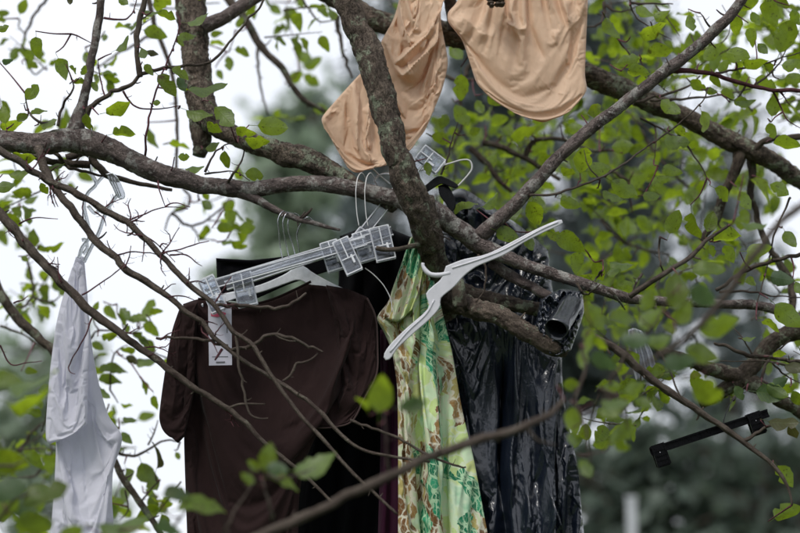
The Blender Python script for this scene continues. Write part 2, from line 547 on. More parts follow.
def dress_mat():
    m, nt, bs, out = mat("floral_fabric")
    tcn = nt.nodes.new("ShaderNodeTexCoord"); uv = tcn.outputs["UV"]
    nz = N(nt, "ShaderNodeTexNoise", Scale=34, Detail=4); nt.links.new(uv, nz.inputs["Vector"])
    wv = mixc(nt, 0.03, uv, nz.outputs["Color"])
    def vor(scale, feat, sx=1.0, sy=1.0):
        v = N(nt, "ShaderNodeTexVoronoi", feature=feat, Scale=scale)
        nt.links.new(mapping(nt, wv, (sx, sy, 1)), v.inputs["Vector"]); return v
    zone = vor(18, 'F1', 1.1, 0.7)
    sz = nt.nodes.new("ShaderNodeSeparateColor"); nt.links.new(zone.outputs["Color"], sz.inputs[0])
    cell = vor(58, 'F1', 1.25, 0.5); edge = vor(58, 'DISTANCE_TO_EDGE', 1.25, 0.5)
    big = vor(34, 'F1', 1.0, 0.75); bedge = vor(34, 'DISTANCE_TO_EDGE', 1.0, 0.75)
    sc1 = nt.nodes.new("ShaderNodeSeparateColor"); nt.links.new(cell.outputs["Color"], sc1.inputs[0])
    sc2 = nt.nodes.new("ShaderNodeSeparateColor"); nt.links.new(big.outputs["Color"], sc2.inputs[0])
    med = vor(44, 'F1', 1.3, 0.6); medge = vor(44, 'DISTANCE_TO_EDGE', 1.3, 0.6)
    sc3 = nt.nodes.new("ShaderNodeSeparateColor"); nt.links.new(med.outputs["Color"], sc3.inputs[0])
    ground = ramp(nt, tnoise(nt, uv, 16, 3), [(0.38, (0.66, 0.80, 0.34)), (0.52, (0.72, 0.88, 0.64)), (0.66, (0.36, 0.66, 0.42))])
    soft = mixc(nt, ramp(nt, bedge.outputs["Distance"], [(0.03, 1.0), (0.09, 0.0)]),
                ramp(nt, sc2.outputs[0], [(0.0, (0.62, 0.78, 0.32)), (0.5, (0.68, 0.86, 0.58)), (0.75, (0.76, 0.84, 0.34))], 'CONSTANT'), (0.74, 0.84, 0.60))
    green = mixc(nt, ramp(nt, edge.outputs["Distance"], [(0.04, 1.0), (0.12, 0.0)]),
                 ramp(nt, sc1.outputs[0], [(0.0, (0.01, 0.19, 0.09)), (0.5, (0.02, 0.30, 0.15)), (0.85, (0.05, 0.38, 0.2))], 'CONSTANT'), (0.50, 0.74, 0.48))
    brown = mixc(nt, ramp(nt, medge.outputs["Distance"], [(0.03, 1.0), (0.12, 0.0)]),
                 ramp(nt, sc3.outputs[1], [(0.0, (0.20, 0.095, 0.035)), (0.3, (0.36, 0.21, 0.075)), (0.5, (0.48, 0.40, 0.14)), (0.68, (0.62, 0.70, 0.45))], 'CONSTANT'), (0.76, 0.72, 0.58))
    c = mixc(nt, ramp(nt, sz.outputs[0], [(0.0, 0.0), (0.30, 1.0)], 'CONSTANT'), ground, soft)
    c = mixc(nt, ramp(nt, sz.outputs[1], [(0.0, 0.0), (0.60, 1.0)], 'CONSTANT'), c, green)
    # brown strands run down the left-hand stripe of the print
    sx = nt.nodes.new("ShaderNodeSeparateXYZ"); nt.links.new(wv, sx.inputs[0])
    stripe = ramp(nt, sz.outputs[2], [(0.0, 0.0), (0.72, 1.0)], 'CONSTANT')
    lft = N(nt, "ShaderNodeMath", operation='LESS_THAN'); nt.links.new(sx.outputs["X"], lft.inputs[0]); lft.inputs[1].default_value = 0.957
    bz = N(nt, "ShaderNodeMath", operation='MAXIMUM'); 
    l2 = N(nt, "ShaderNodeMath", operation='MULTIPLY'); nt.links.new(lft.outputs[0], l2.inputs[0])
    nt.links.new(ramp(nt, sz.outputs[0], [(0.0, 0.0), (0.22, 1.0)], 'CONSTANT'), l2.inputs[1])
    nt.links.new(stripe, bz.inputs[0]); nt.links.new(l2.outputs[0], bz.inputs[1])
    c = mixc(nt, bz.outputs[0], c, brown)
    fine = N(nt, "ShaderNodeTexVoronoi", feature='DISTANCE_TO_EDGE', Scale=120); nt.links.new(mapping(nt, wv, (1, 0.6, 1)), fine.inputs["Vector"])
    c = mixc(nt, ramp(nt, fine.outputs["Distance"], [(0.02, 0.22), (0.08, 0.0)]), c, (0.72, 0.82, 0.62))
    nt.links.new(c, bs.inputs["Base Color"])
    bs.inputs["Roughness"].default_value = 0.75
    bs.inputs["Specular IOR Level"].default_value = 0.3
    nt.links.new(bump(nt, tnoise(nt, uv, 500, 2), 0.3, 0.0005), bs.inputs["Normal"])
    tr = nt.nodes.new("ShaderNodeBsdfTranslucent"); nt.links.new(c, tr.inputs["Color"])
    ms = N(nt, "ShaderNodeMixShader", Fac=0.15)
    nt.links.new(bs.outputs[0], ms.inputs[1]); nt.links.new(tr.outputs[0], ms.inputs[2])
    nt.links.new(ms.outputs[0], out.inputs["Surface"])
    return m
M_DRESS = dress_mat()

def bag_mat():
    m, nt, bs, out = mat("black_plastic_film")
    tcn = nt.nodes.new("ShaderNodeTexCoord"); uv = tcn.outputs["UV"]
    bs.inputs["Base Color"].default_value = (0.008, 0.012, 0.022, 1)  # blue in the base colour paints in sky sheen
    bs.inputs["Roughness"].default_value = 0.20
    bs.inputs["Specular IOR Level"].default_value = 0.75
    v = N(nt, "ShaderNodeTexVoronoi", feature='DISTANCE_TO_EDGE', Scale=46)
    nt.links.new(mixc(nt, 0.05, mapping(nt, uv, (1, 0.55, 1)), N(nt, "ShaderNodeTexNoise", Scale=30).outputs["Color"]), v.inputs["Vector"])
    n1 = tnoise(nt, mapping(nt, uv, (1, 0.28, 1)), 42, 6, 0.6, 1.2)
    n2 = tnoise(nt, mapping(nt, uv, (1, 0.6, 1)), 130, 4, 0.6, 0.6)
    b = bump(nt, n1, 0.12, 0.008)
    b = bump(nt, v.outputs["Distance"], 0.12, 0.006, b)
    b = bump(nt, n2, 0.12, 0.0025, b)
    nt.links.new(b, bs.inputs["Normal"])
    return m
M_BAG = bag_mat()

def plain(name, col, rough=0.5, metal=0.0, spec=0.5, trans=0.0, ior=1.45, nscale=120, nb=0.15):
    m, nt, bs, out = mat(name)
    tcn = nt.nodes.new("ShaderNodeTexCoord")
    n = tnoise(nt, tcn.outputs["Object"], nscale, 4)
    nt.links.new(ramp(nt, n, [(0.3, tuple(c * 0.85 for c in col)), (0.7, col)]), bs.inputs["Base Color"])
    nt.links.new(ramp(nt, n, [(0.3, max(0.0, rough * 0.75)), (0.7, min(1.0, rough * 1.25))]), bs.inputs["Roughness"])
    bs.inputs["Metallic"].default_value = metal
    bs.inputs["Specular IOR Level"].default_value = spec
    bs.inputs["Transmission Weight"].default_value = trans
    bs.inputs["IOR"].default_value = ior
    nt.links.new(bump(nt, n, nb, 0.001), bs.inputs["Normal"])
    return m

M_CLEAR = plain("clear_plastic", (0.90, 0.93, 0.98), 0.03, 0, 0.9, 0.97, 1.45, 60, 0.35)
M_FROST = plain("milky_plastic", (0.90, 0.92, 0.97), 0.12, 0, 0.9, 0.1, 1.45)
M_HANGER = plain("white_plastic", (0.66, 0.66, 0.70), 0.32, 0, 0.5, nscale=40)
M_BLKPL = plain("black_plastic", (0.004, 0.004, 0.005), 0.3, 0, 0.22, nb=0.03)
M_STEEL = plain("steel_wire", (0.55, 0.56, 0.60), 0.25, 1.0)
M_WIREW = plain("white_wire", (0.70, 0.70, 0.70), 0.4)
M_TAPE = plain("silver_grey_film", (0.03, 0.034, 0.042), 0.2, 0.1, 0.8, nscale=60, nb=0.6)
M_PAPER = plain("white_card", (0.62, 0.61, 0.70), 0.7, nscale=30)
M_PINK = plain("pink_print", (0.62, 0.10, 0.18), 0.6)
M_INK = plain("grey_print", (0.16, 0.16, 0.18), 0.6)
M_LEOP = plain("leopard_print", (0.05, 0.03, 0.015), 0.6)
M_POST = plain("white_paint", (0.55, 0.57, 0.60), 0.5)

# ------------------------------------------------------------------ ground
def ground_mat():
    m, nt, bs, out = mat("meadow")
    tcn = nt.nodes.new("ShaderNodeTexCoord")
    n = tnoise(nt, tcn.outputs["Object"], 0.8, 8, 0.7)
    nt.links.new(ramp(nt, n, [(0.3, (0.03, 0.045, 0.018)), (0.6, (0.06, 0.085, 0.03)), (0.8, (0.11, 0.10, 0.06))]), bs.inputs["Base Color"])
    bs.inputs["Roughness"].default_value = 0.95
    nt.links.new(bump(nt, tnoise(nt, tcn.outputs["Object"], 14, 6), 0.8, 0.05), bs.inputs["Normal"])
    return m
g = []
gn = 61
xs = np.linspace(-1, 1, gn); xs = np.sign(xs) * np.abs(xs) ** 2.2 * 900
GX, GY = np.meshgrid(xs, xs + 0.0)
GZ = 0.25 * (fbm(GX * 0.05 + 40, GY * 0.05 + 40) - 0.5)
idx = np.arange(gn * gn).reshape(gn, gn)
gf = np.stack([idx[:-1, :-1].ravel(), idx[:-1, 1:].ravel(), idx[1:, 1:].ravel(), idx[1:, :-1].ravel()], 1)
go = link("ground", new_mesh("ground", np.stack([GX.ravel(), GY.ravel(), GZ.ravel()], 1), gf, ground_mat()))
tag(go, "rough grassy ground under the trees, below the picture", None, None, "structure")

# ------------------------------------------------------------------ distant trees
def far_mat(name, col, tr):
    m, nt, bs, out = mat(name)
    ge = nt.nodes.new("ShaderNodeNewGeometry")
    c = ramp(nt, ge.outputs["Random Per Island"], [(0, tuple(k * 0.6 for k in col)), (1, tuple(k * 1.35 for k in col))])
    nt.links.new(c, bs.inputs["Base Color"]); bs.inputs["Roughness"].default_value = 0.6
    t = nt.nodes.new("ShaderNodeBsdfTranslucent"); t.inputs["Color"].default_value = (*tr, 1)
    ms = N(nt, "ShaderNodeMixShader", Fac=0.35)
    nt.links.new(bs.outputs[0], ms.inputs[1]); nt.links.new(t.outputs[0], ms.inputs[2])
    nt.links.new(ms.outputs[0], out.inputs["Surface"])
    return m
FAR = [far_mat("hazed_pine_needles", (0.125, 0.15, 0.15), (0.20, 0.25, 0.235)),  # blue-grey of distant haze mixed into the needle colour
       far_mat("far_foliage", (0.085, 0.115, 0.09), (0.16, 0.21, 0.15)),
       far_mat("hazed_far_foliage", (0.25, 0.31, 0.23), (0.35, 0.45, 0.30))]  # haze put into the leaf colour as paleness

def far_tree(pxc, top_y, wpx, d, n, kind, conifer, seed, label, leaf=0.16, base_z=0.0, low=0.1):
    rs = np.random.RandomState(seed)
    top = P(pxc, top_y, d)
    H = top[2]; R = wpx * 0.5 * PX * d
    cx = top[0]
    root = empty("pine_tree" if conifer else "leafy_tree", (cx, d, 0))
    # trunk
    tp = [(cx + 0.1 * math.sin(t * 3 + seed), d, t * H * 0.97, 0.02 * H * (1 - t) ** 0.8 + 0.02) for t in np.linspace(0, 1, 8)]
    v, f, b = tube(tp, 8, 0.5, 0.1, seed)
    child("trunk", new_mesh("trunk", v, f, BARK_ROUGH, attrs={"bco": b * 0.12}), root)
    # limbs
    limbs = []
    nl = 34 if conifer else 26
    mb = MB()
    for i in range(nl):
        t = low + (0.97 - low) * (i + 0.5) / nl
        a = rs.uniform(0, 2 * math.pi)
        prof = (1 - t) ** 0.75 * 1.15 if conifer else math.sin(math.pi * min(1, (t - low) / (1 - low) * 0.85 + 0.12)) ** 0.6
        L = R * prof * rs.uniform(0.65, 1.12)
        rise = (-0.12 if conifer else 0.45) * L
        p0 = np.array((cx, d, t * H)); p2 = p0 + (math.cos(a) * L, math.sin(a) * L, rise)
        pm = (p0 + p2) / 2 + (0, 0, 0.08 * L)
        limbs.append((p0, pm, p2, L))
        vv, ff, _ = tube([(*p0, 0.05), (*pm, 0.03), (*p2, 0.012)], 5, 0.5)
        mb.add(vv, ff)
    me = mb.mesh("limbs", BARK_ROUGH)
    child("limb", me, root)["kind"] = "stuff"
    # foliage sprays along the limbs
    w = np.array([l[3] for l in limbs]) + 0.1; w /= w.sum()
    li = rs.choice(nl, n, p=w)
    t = rs.beta(1.7, 1.0, n)
    A = np.array([np.concatenate(l[:3]) for l in limbs])[li]
    p = (1 - t)[:, None] ** 2 * A[:, :3] + (2 * t * (1 - t))[:, None] * A[:, 3:6] + (t ** 2)[:, None] * A[:, 6:9]
    spread = (0.16 + 0.15 * R) * (0.5 + 0.6 * (1 - t))
    cl = rs.normal(0, 1, (nl * 9, 3))                 # clump centres
    cid = li * 9 + (t * 8.99).astype(int)
    p = p + cl[cid] * spread[:, None] * np.array((1.0, 1.0, 0.7)) + rs.normal(0, 1, (n, 3)) * (spread * 0.30)[:, None] * np.array((1, 1, 0.6))
    lo = rs.rand(n) < 0.45                            # loose sprays between the clumps leave many small gaps
    p[lo] += rs.normal(0, 1, (n, 3))[lo] * spread[lo][:, None] * 0.9
    s = leaf * rs.uniform(0.6, 1.5, n)
    e1 = rs.normal(0, 1, (n, 3)); e1 /= np.linalg.norm(e1, axis=1)[:, None]
    e2 = np.cross(e1, rs.normal(0, 1, (n, 3))); e2 /= np.linalg.norm(e2, axis=1)[:, None] + 1e-9
    e1 *= s[:, None]; e2 *= s[:, None] * (0.28 if conifer else 0.5)
    V = np.stack([p - e1, p + e2 - e1 * 0.1, p + e1, p - e2 + e1 * 0.1], 1).reshape(-1, 3)
    F = np.arange(n * 4).reshape(n, 4)
    V[:, 2] = np.maximum(V[:, 2], 0.05)
    o = child("crown", new_mesh("crown", V, F, FAR[kind], smooth=False), root)
    o["kind"] = "stuff"
    tag(root, label, "tree", "far trees behind the hanging clothes")
    return root

far_tree(395, -60, 190, 27, 6500, 0, True, 3, "dark pine far behind the peach coloured cloth", 0.15)
far_tree(500, -90, 230, 25, 11000, 0, True, 4, "tall dark pine far behind the black plastic sack", 0.15, low=0.34)
far_tree(606, -20, 210, 24, 12500, 0, True, 5, "dark pine far behind, between the sack and the right-hand branches", 0.15, low=0.42)
far_tree(716, 95, 110, 33, 2600, 0, True, 6, "smaller blurred pine far behind the thick right-hand limb", 0.17, low=0.3)
far_tree(318, 95, 190, 45, 9000, 2, False, 7, "haze-paled green tree far behind the clear plastic hangers", 0.26)
far_tree(770, 452, 300, 21, 1400, 1, False, 8, "low dark leafy tree under the black clip hanger", 0.16)
far_tree(640, 455, 260, 22, 1250, 1, False, 9, "low leafy tree behind the white post", 0.18)
far_tree(875, 430, 200, 28, 900, 1, False, 10, "low leafy tree at the far right edge", 0.2)
far_tree(40, 330, 170, 38, 1300, 2, False, 12, "pale blurred tree far behind the white shirt", 0.22)
far_tree(745, 60, 100, 40, 1800, 0, True, 13, "thin far pine showing in the gaps at top right", 0.2)

# unseen ring of foliage, added behind the camera to darken the frontal light
n = 42000
aa = RS.uniform(math.radians(100), math.radians(440), n) + math.pi * 0
aa = math.pi / 2 + RS.uniform(math.radians(42), math.radians(318), n)
rad = 13 + 4 * RS.rand(n) + 2.0 * np.sin(aa * 7)
hh = (5.2 + 1.6 * np.sin(aa * 5 + 1) + 1.0 * np.sin(aa * 13)) * RS.beta(1.1, 1.15, n)
p = np.stack([np.cos(aa) * rad, np.sin(aa) * rad, hh + 0.1], 1)
e1 = RS.normal(0, 1, (n, 3)); e1 /= np.linalg.norm(e1, axis=1)[:, None]
e2 = np.cross(e1, RS.normal(0, 1, (n, 3))); e2 /= np.linalg.norm(e2, axis=1)[:, None]
sz = RS.uniform(0.12, 0.3, n)[:, None]
V = np.stack([p - e1 * sz, p + e2 * sz * 0.55, p + e1 * sz, p - e2 * sz * 0.55], 1).reshape(-1, 3)
wo = link("shading_woods", new_mesh("shading_woods", V, np.arange(n * 4).reshape(n, 4), FAR[1], smooth=False))
tag(wo, "unseen ring of foliage added behind the photographer to dim frontal light", kind="stuff")

# white post in the background
pb = P(631, 500, 18)
pr = empty("white_post", (pb[0], 18, 0))
mb = MB()
def boxv(c, h):
    x, y, z = c; a, b, e = h
    v = [(x + i * a, y + j * b, z + k * e) for i in (-1, 1) for j in (-1, 1) for k in (-1, 1)]
    f = [(0, 1, 3, 2), (4, 6, 7, 5), (0, 4, 5, 1), (2, 3, 7, 6), (0, 2, 6, 4), (1, 5, 7, 3)]
    return v, f
mb.add(*boxv((pb[0], 18, pb[2] / 2), (0.045, 0.045, pb[2] / 2)))
child("post_shaft", mb.mesh("post_shaft", M_POST, False), pr)
mb = MB(); mb.add(*boxv((pb[0], 18, pb[2] + 0.02), (0.055, 0.055, 0.02)))
child("post_cap", mb.mesh("post_cap", M_POST, False), pr)
tag(pr, "white painted post, blurred, low in the background right of the black sack", "post")

# ------------------------------------------------------------------ the apple tree
TREE = empty("apple_tree", (P(452, 533, 4.3)[0], 4.3, 0))
tag(TREE, "old apple tree hung with clothes, hangers and a black sack", "tree")
NODES = []   # points that leaves can grow from: px, py, depth

def branch(pts, m=TWIG, rough=None, name="branch", sides=None, spurs=0, add_nodes=True, rs_seed=None):
    """pts: (px, py, r in photo px, distance)"""
    a = np.array(pts, float)
    w = np.concatenate([P(a[:, 0], a[:, 1], a[:, 3]), (a[:, 2] * PX * a[:, 3])[:, None]], 1)
    rm = a[:, 2].mean()
    sides = sides or (32 if rm > 7 else 12 if rm > 3 else 7)
    if rough is None:
        rough = 0.13 if rm > 6 else 0.16 if rm > 2 else 0.12
    sd = (a[:, 0].sum() * 0.137 + a[:, 1].sum() * 0.071) % 50
    step = (0.0042 if rm > 7 else 0.008 if rm > 3 else 0.009)
    # little kinks so that no limb is a smooth pipe
    c = catmull(w, 0.05 if rm > 5 else 0.028 if rm > 2 else 0.018)
    for i in range(1, len(c) - 1):
        k = 0.22 * c[i, 3] if rm > 5 else (0.55 if rm > 2 else 1.5) * c[i, 3]
        c[i, :3] += k * np.array(mnoise.noise_vector(Vector((sd, i * 0.9, 3.3))))
        c[i, 3] *= 1 + (0.10 if rm > 5 else 0.16) * mnoise.noise(Vector((sd + 9, i * 1.3, 1.1)))
    v, f, b = tube(c, sides, step, rough, sd)
    V, F, Bc = [v], list(f), [b]; n = len(v)
    rs = np.random.RandomState(int(sd * 100) % 10000)
    for k in range(spurs):                       # short spurs and buds
        i = rs.randint(1, len(c) - 1)
        r0 = c[i, 3]
        dirv = rs.normal(0, 1, 3); t = c[i + 1, :3] - c[i, :3]; t /= np.linalg.norm(t) + 1e-9
        dirv -= t * (dirv @ t); dirv[1] *= 0.5; dirv /= np.linalg.norm(dirv); dirv += t * rs.uniform(-0.1, 0.8)
        L = min(rs.uniform(1.6, 5.0) * max(r0, 0.004), rs.uniform(0.012, 0.035))
        rs0 = min(r0 * 0.4, 0.003)
        q = [(*(c[i, :3]), rs0), (*(c[i, :3] + dirv * L * 0.6), rs0 * 0.75), (*(c[i, :3] + dirv * L + (0, 0, 0.2 * L)), rs0 * 0.5)]
        vv, ff, bb = tube(q, 5, 0.006, 0.15, sd + k)
        V.append(vv); Bc.append(bb); F += [[x + n for x in q_] for q_ in ff]; n += len(vv)
    o = child(name, new_mesh(name, np.concatenate(V), F, m, attrs={"bco": np.concatenate(Bc)}), TREE)
    if add_nodes:
        r = resample(a, max(3, int(np.linalg.norm(a[-1, :2] - a[0, :2]) / 9)))
        for q in r: NODES.append((q[0], q[1], q[3], q[2]))
    return o

R_, G_, T_, S_ = BARK_ROUGH, BARK_GREY, TWIG, SHOOT
# trunk: down behind the dress to the ground
zb = 0.0
a = [(420, 200, 14, 3.95), (431, 250, 14, 4.02), (441, 290, 15, 4.16), (448, 340, 17, 4.24), (452, 430, 19, 4.28), (454, 533, 22, 4.3)]
w = [(*P(x, y, d), r * PX * d) for x, y, r, d in a] + [(P(456, 600, 4.3)[0], 4.3, 0.8, 0.065), (P(458, 600, 4.3)[0], 4.31, 0.3, 0.08), (P(458, 600, 4.3)[0], 4.3, -0.1, 0.12)]
v, f, b = tube(w, 24, 0.012, 0.14, 4.0)
child("trunk", new_mesh("trunk", v, f, R_, attrs={"bco": b}), TREE)
# main limbs
branch([(338, -60, 12, 3.9), (347, 0, 12.5, 3.9), (361, 38, 13, 3.89), (375, 75, 13.5, 3.88), (386, 112, 14, 3.88), (396, 150, 13.5, 3.88), (410, 190, 13.5, 3.9), (422, 215, 14, 3.93), (431, 245, 13.5, 4.0)], R_, 0.2, spurs=5)
branch([(-60, 136, 11, 4.0), (0, 141, 11, 4.0), (45, 143, 11, 4.0), (82, 141, 13, 4.0), (112, 151, 11.5, 4.0), (150, 170, 10.5, 4.0), (185, 181, 9.5, 4.0), (215, 187, 8.6, 4.0), (250, 190, 8.2, 4.0), (290, 184, 8.2, 4.0), (330, 185, 8, 4.0), (370, 192, 8, 4.0), (400, 200, 9, 3.98), (422, 212, 10, 3.96)], G_, 0.12, spurs=9)
branch([(186, -70, 16, 4.3), (191, 0, 15.5, 4.27), (195, 50, 13.5, 4.25), (199, 92, 14, 4.23), (209, 119, 12, 4.2), (232, 134, 9.5, 4.17), (260, 145, 10, 4.14), (300, 158, 12, 4.1), (330, 170, 10, 4.08), (358, 188, 8, 4.06), (395, 206, 8, 4.02)], R_, 0.2, spurs=8)
branch([(199, 92, 12, 4.24), (201, 122, 11, 4.23), (201, 145, 8.5, 4.22), (199, 156, 6.5, 4.22)], R_, 0.22)
branch([(300, -40, 8, 4.3), (272, -16, 7.5, 4.28), (247, 2, 7, 4.25), (225, 17, 7, 4.23), (203, 27, 8, 4.22)], G_, spurs=2)
branch([(290, -40, 10, 4.3), (318, -14, 10, 4.3), (350, 6, 11, 4.28), (385, 24, 11, 4.26), (430, 30, 12, 4.26), (480, 42, 12, 4.28), (540, 58, 12, 4.3), (590, 76, 11.5, 4.32), (640, 97, 10.5, 4.35), (681, 115, 9.5, 4.36), (712, 131, 9, 4.36), (743, 147, 9.5, 4.37), (770, 161, 9, 4.38), (797, 177, 9, 4.4), (860, 215, 9, 4.4)], R_, 0.18, spurs=12)
branch([(455, 30, 7, 4.2), (452, 10, 7, 4.2), (447, -20, 6, 4.2)], R_)
branch([(762, -50, 5, 3.9), (742, 0, 5, 3.92), (716, 30, 5.5, 3.93), (692, 52, 5.8, 3.94), (669, 68, 6.2, 3.94), (629, 100, 6, 3.95), (573, 143, 6.5, 3.97), (540, 178, 6.5, 3.98), (508, 210, 7, 4.0), (480, 236, 8, 4.02)], G_, 0.1, spurs=6)
branch([(428, 208, 11, 3.97), (450, 224, 10, 4.0), (478, 243, 9, 4.02), (500, 254, 7.5, 4.02), (521, 263, 6.5, 4.02), (562, 277, 5.8, 4.01), (604, 291, 5.5, 4.0), (633, 299, 5, 4.02), (680, 302, 4.8, 4.1), (722, 304, 4.6, 4.16), (760, 306, 5, 4.2), (800, 318, 5, 4.22), (840, 332, 5, 4.25)], G_, 0.12, spurs=8)
branch([(452, 300, 10, 4.14), (470, 308, 9.5, 4.05), (490, 313, 9.5, 3.98), (512, 323, 9, 3.96), (535, 337, 9, 3.95), (552, 346, 8, 3.95), (566, 351, 6, 3.96)], R_, 0.24, spurs=3)
branch([(490, 262, 5, 4.05), (505, 273, 5, 4.05), (524, 284, 5, 4.04), (548, 296, 4.5, 4.04), (566, 306, 4, 4.05)], G_, 0.14, spurs=3)
branch([(448, 285, 8, 4.15), (480, 296, 7, 4.12), (515, 304, 7, 4.1), (550, 312, 6, 4.1)], R_, 0.2)
branch([(458, 270, 5, 4.0), (458, 290, 6, 3.99), (460, 306, 7, 4.0)], R_, 0.22)
# right-hand limbs
branch([(741, 150, 7, 4.37), (737, 166, 6, 4.37), (731, 180, 5, 4.38), (722, 198, 5, 4.4), (716, 220, 4.5, 4.42), (700, 240, 3, 4.44)], R_, spurs=2)
branch([(752, 155, 5, 4.4), (752, 172, 4, 4.4), (751, 193, 3.5, 4.42), (756, 212, 3, 4.44), (764, 238, 3, 4.46), (776, 258, 3.5, 4.48), (790, 282, 3.5, 4.5), (793, 320, 3.5, 4.5)], R_, spurs=3)
branch([(830, 134, 3, 4.3), (795, 137, 3, 4.3), (776, 138, 3, 4.32), (762, 143, 3, 4.34), (752, 152, 3.5, 4.36)], T_)
branch([(850, 320, 9, 4.3), (800, 331, 8, 4.3), (772, 342, 7.5, 4.3), (756, 360, 8, 4.3), (742, 376, 9, 4.3), (722, 392, 7, 4.32), (700, 404, 5, 4.34)], R_, 0.2, spurs=2)
branch([(660, 350, 5, 4.2), (690, 361, 6, 4.24), (715, 370, 7, 4.28), (741, 378, 8.5, 4.3), (762, 389, 8, 4.3), (782, 400, 7, 4.32), (820, 425, 6, 4.35)], R_, 0.2, spurs=2)
branch([(590, 335, 4, 3.9), (620, 352, 4, 3.92), (652, 380, 4, 3.95), (700, 412, 3.2, 3.98), (742, 441, 2.8, 4.0), (775, 468, 2.2, 4.0), (789, 490, 1.3, 4.0), (792, 505, 1, 4.0)], T_, spurs=7)
branch([(742, 441, 2.0, 4.0), (755, 434, 1.6, 4.0), (768, 426, 1.4, 4.0), (782, 424, 1.2, 4.0)], T_)
# long thin branches crossing on the left
L1 = [(-30, 135, 4, 3.78), (0, 150, 3.8, 3.78), (31, 170, 3.6, 3.79), (52, 183, 3.6, 3.8), (72, 191, 3.5, 3.8), (103, 210, 3.5, 3.8), (128, 223, 3.3, 3.8), (142, 236, 3.2, 3.8), (160, 254, 3, 3.8), (187, 283, 2.8, 3.8), (214, 305, 2.5, 3.8), (233, 331, 2.3, 3.8), (253, 346, 2.2, 3.8), (269, 372, 2, 3.8), (297, 411, 1.9, 3.8), (328, 445, 1.8, 3.8), (354, 474, 1.7, 3.8), (397, 514, 1.3, 3.8)]
L2 = [(38, 148, 4.5, 3.92), (47, 174, 4.2, 3.9), (58, 193, 4, 3.88), (83, 223, 3.7, 3.86), (95, 241, 3.7, 3.85), (116, 258, 3.5, 3.84), (124, 268, 3.5, 3.84), (160, 291, 3, 3.84), (185, 311, 2.8, 3.84), (202, 322, 2.7, 3.84), (214, 337, 2.5, 3.84), (229, 350, 2.3, 3.84), (255, 368, 2.1, 3.84), (272, 378, 2, 3.84), (314, 406, 2, 3.84), (337, 431, 1.8, 3.84), (361, 449, 1.6, 3.84), (397, 457, 1.4, 3.84), (430, 462, 1.1, 3.84)]
L3 = [(-30, 180, 5, 3.86), (0, 213, 4.8, 3.86), (23, 241, 4.6, 3.86), (41, 260, 4.4, 3.86), (62, 283, 4.2, 3.86), (92, 312, 4, 3.86), (120, 333, 3.8, 3.86), (140, 348, 3.5, 3.87), (160, 362, 3.3, 3.87), (187, 383, 3, 3.87), (222, 405, 2.6, 3.88), (246, 424, 2.3, 3.88), (267, 445, 2, 3.88), (299, 470, 1.8, 3.88), (333, 503, 1.4, 3.88)]
for L in (L1, L2, L3): branch(L, T_, spurs=9)
branch([(231, 350, 1.6, 3.84), (253, 345, 1.9, 3.83), (264, 337, 1.7, 3.82), (275, 334, 1.6, 3.82), (292, 338, 1.6, 3.82), (305, 345, 1.5, 3.83), (313, 347, 1.2, 3.83), (323, 352, 0.8, 3.83)], T_, spurs=4)
branch([(275, 334, 1.2, 3.82), (285, 340, 1, 3.82), (296, 341, 0.7, 3.82)], T_)
branch([(283, 381, 1.2, 3.84), (293, 371, 1.2, 3.84), (296, 364, 1.2, 3.84), (308, 361, 1.1, 3.84), (318, 353, 0.8, 3.84)], T_, spurs=2)
branch([(156, 338, 1.3, 3.86), (180, 338, 1.4, 3.86), (205, 340, 1.5, 3.85), (228, 346, 1.6, 3.85)], T_, spurs=2)
branch([(236, 334, 1.5, 3.8), (239, 365, 1.3, 3.8), (244, 392, 1.2, 3.8), (249, 412, 1.0, 3.8), (257, 418, 0.8, 3.8), (268, 418, 0.5, 3.8)], T_, spurs=2)
branch([(223, 408, 1.2, 3.88), (245, 404, 1.1, 3.88), (265, 404, 0.7, 3.88)], T_)
branch([(350, 420, 1.4, 3.86), (372, 428, 1.4, 3.86), (398, 438, 1.3, 3.86), (430, 456, 1.2, 3.86), (458, 466, 1.1, 3.86), (466, 467, 0.7, 3.86)], T_, spurs=3)
branch([(222, 349, 1.5, 3.84), (215, 360, 0.9, 3.83)], S_)
branch([(216, 306, 1.6, 3.8), (233, 305, 1.8, 3.82), (262, 307, 1.8, 3.84), (278, 308, 1.8, 3.85), (293, 303, 1.5, 3.86), (306, 293, 1.1, 3.88)], T_, spurs=2)
branch([(232, 188, 6, 4.0), (258, 200, 4, 3.99), (283, 213, 3.2, 3.98), (305, 221, 2.6, 3.98), (325, 226, 1.8, 3.98), (340, 230, 1.1, 3.99)], G_, spurs=4)
branch([(300, 219, 1.8, 3.98), (309, 212, 1.4, 3.98), (312, 208, 0.8, 3.98)], T_)
branch([(376, 248, 2.2, 3.93), (392, 250, 2.3, 3.93), (408, 247, 2.5, 3.95), (422, 243, 3, 3.97)], R_)
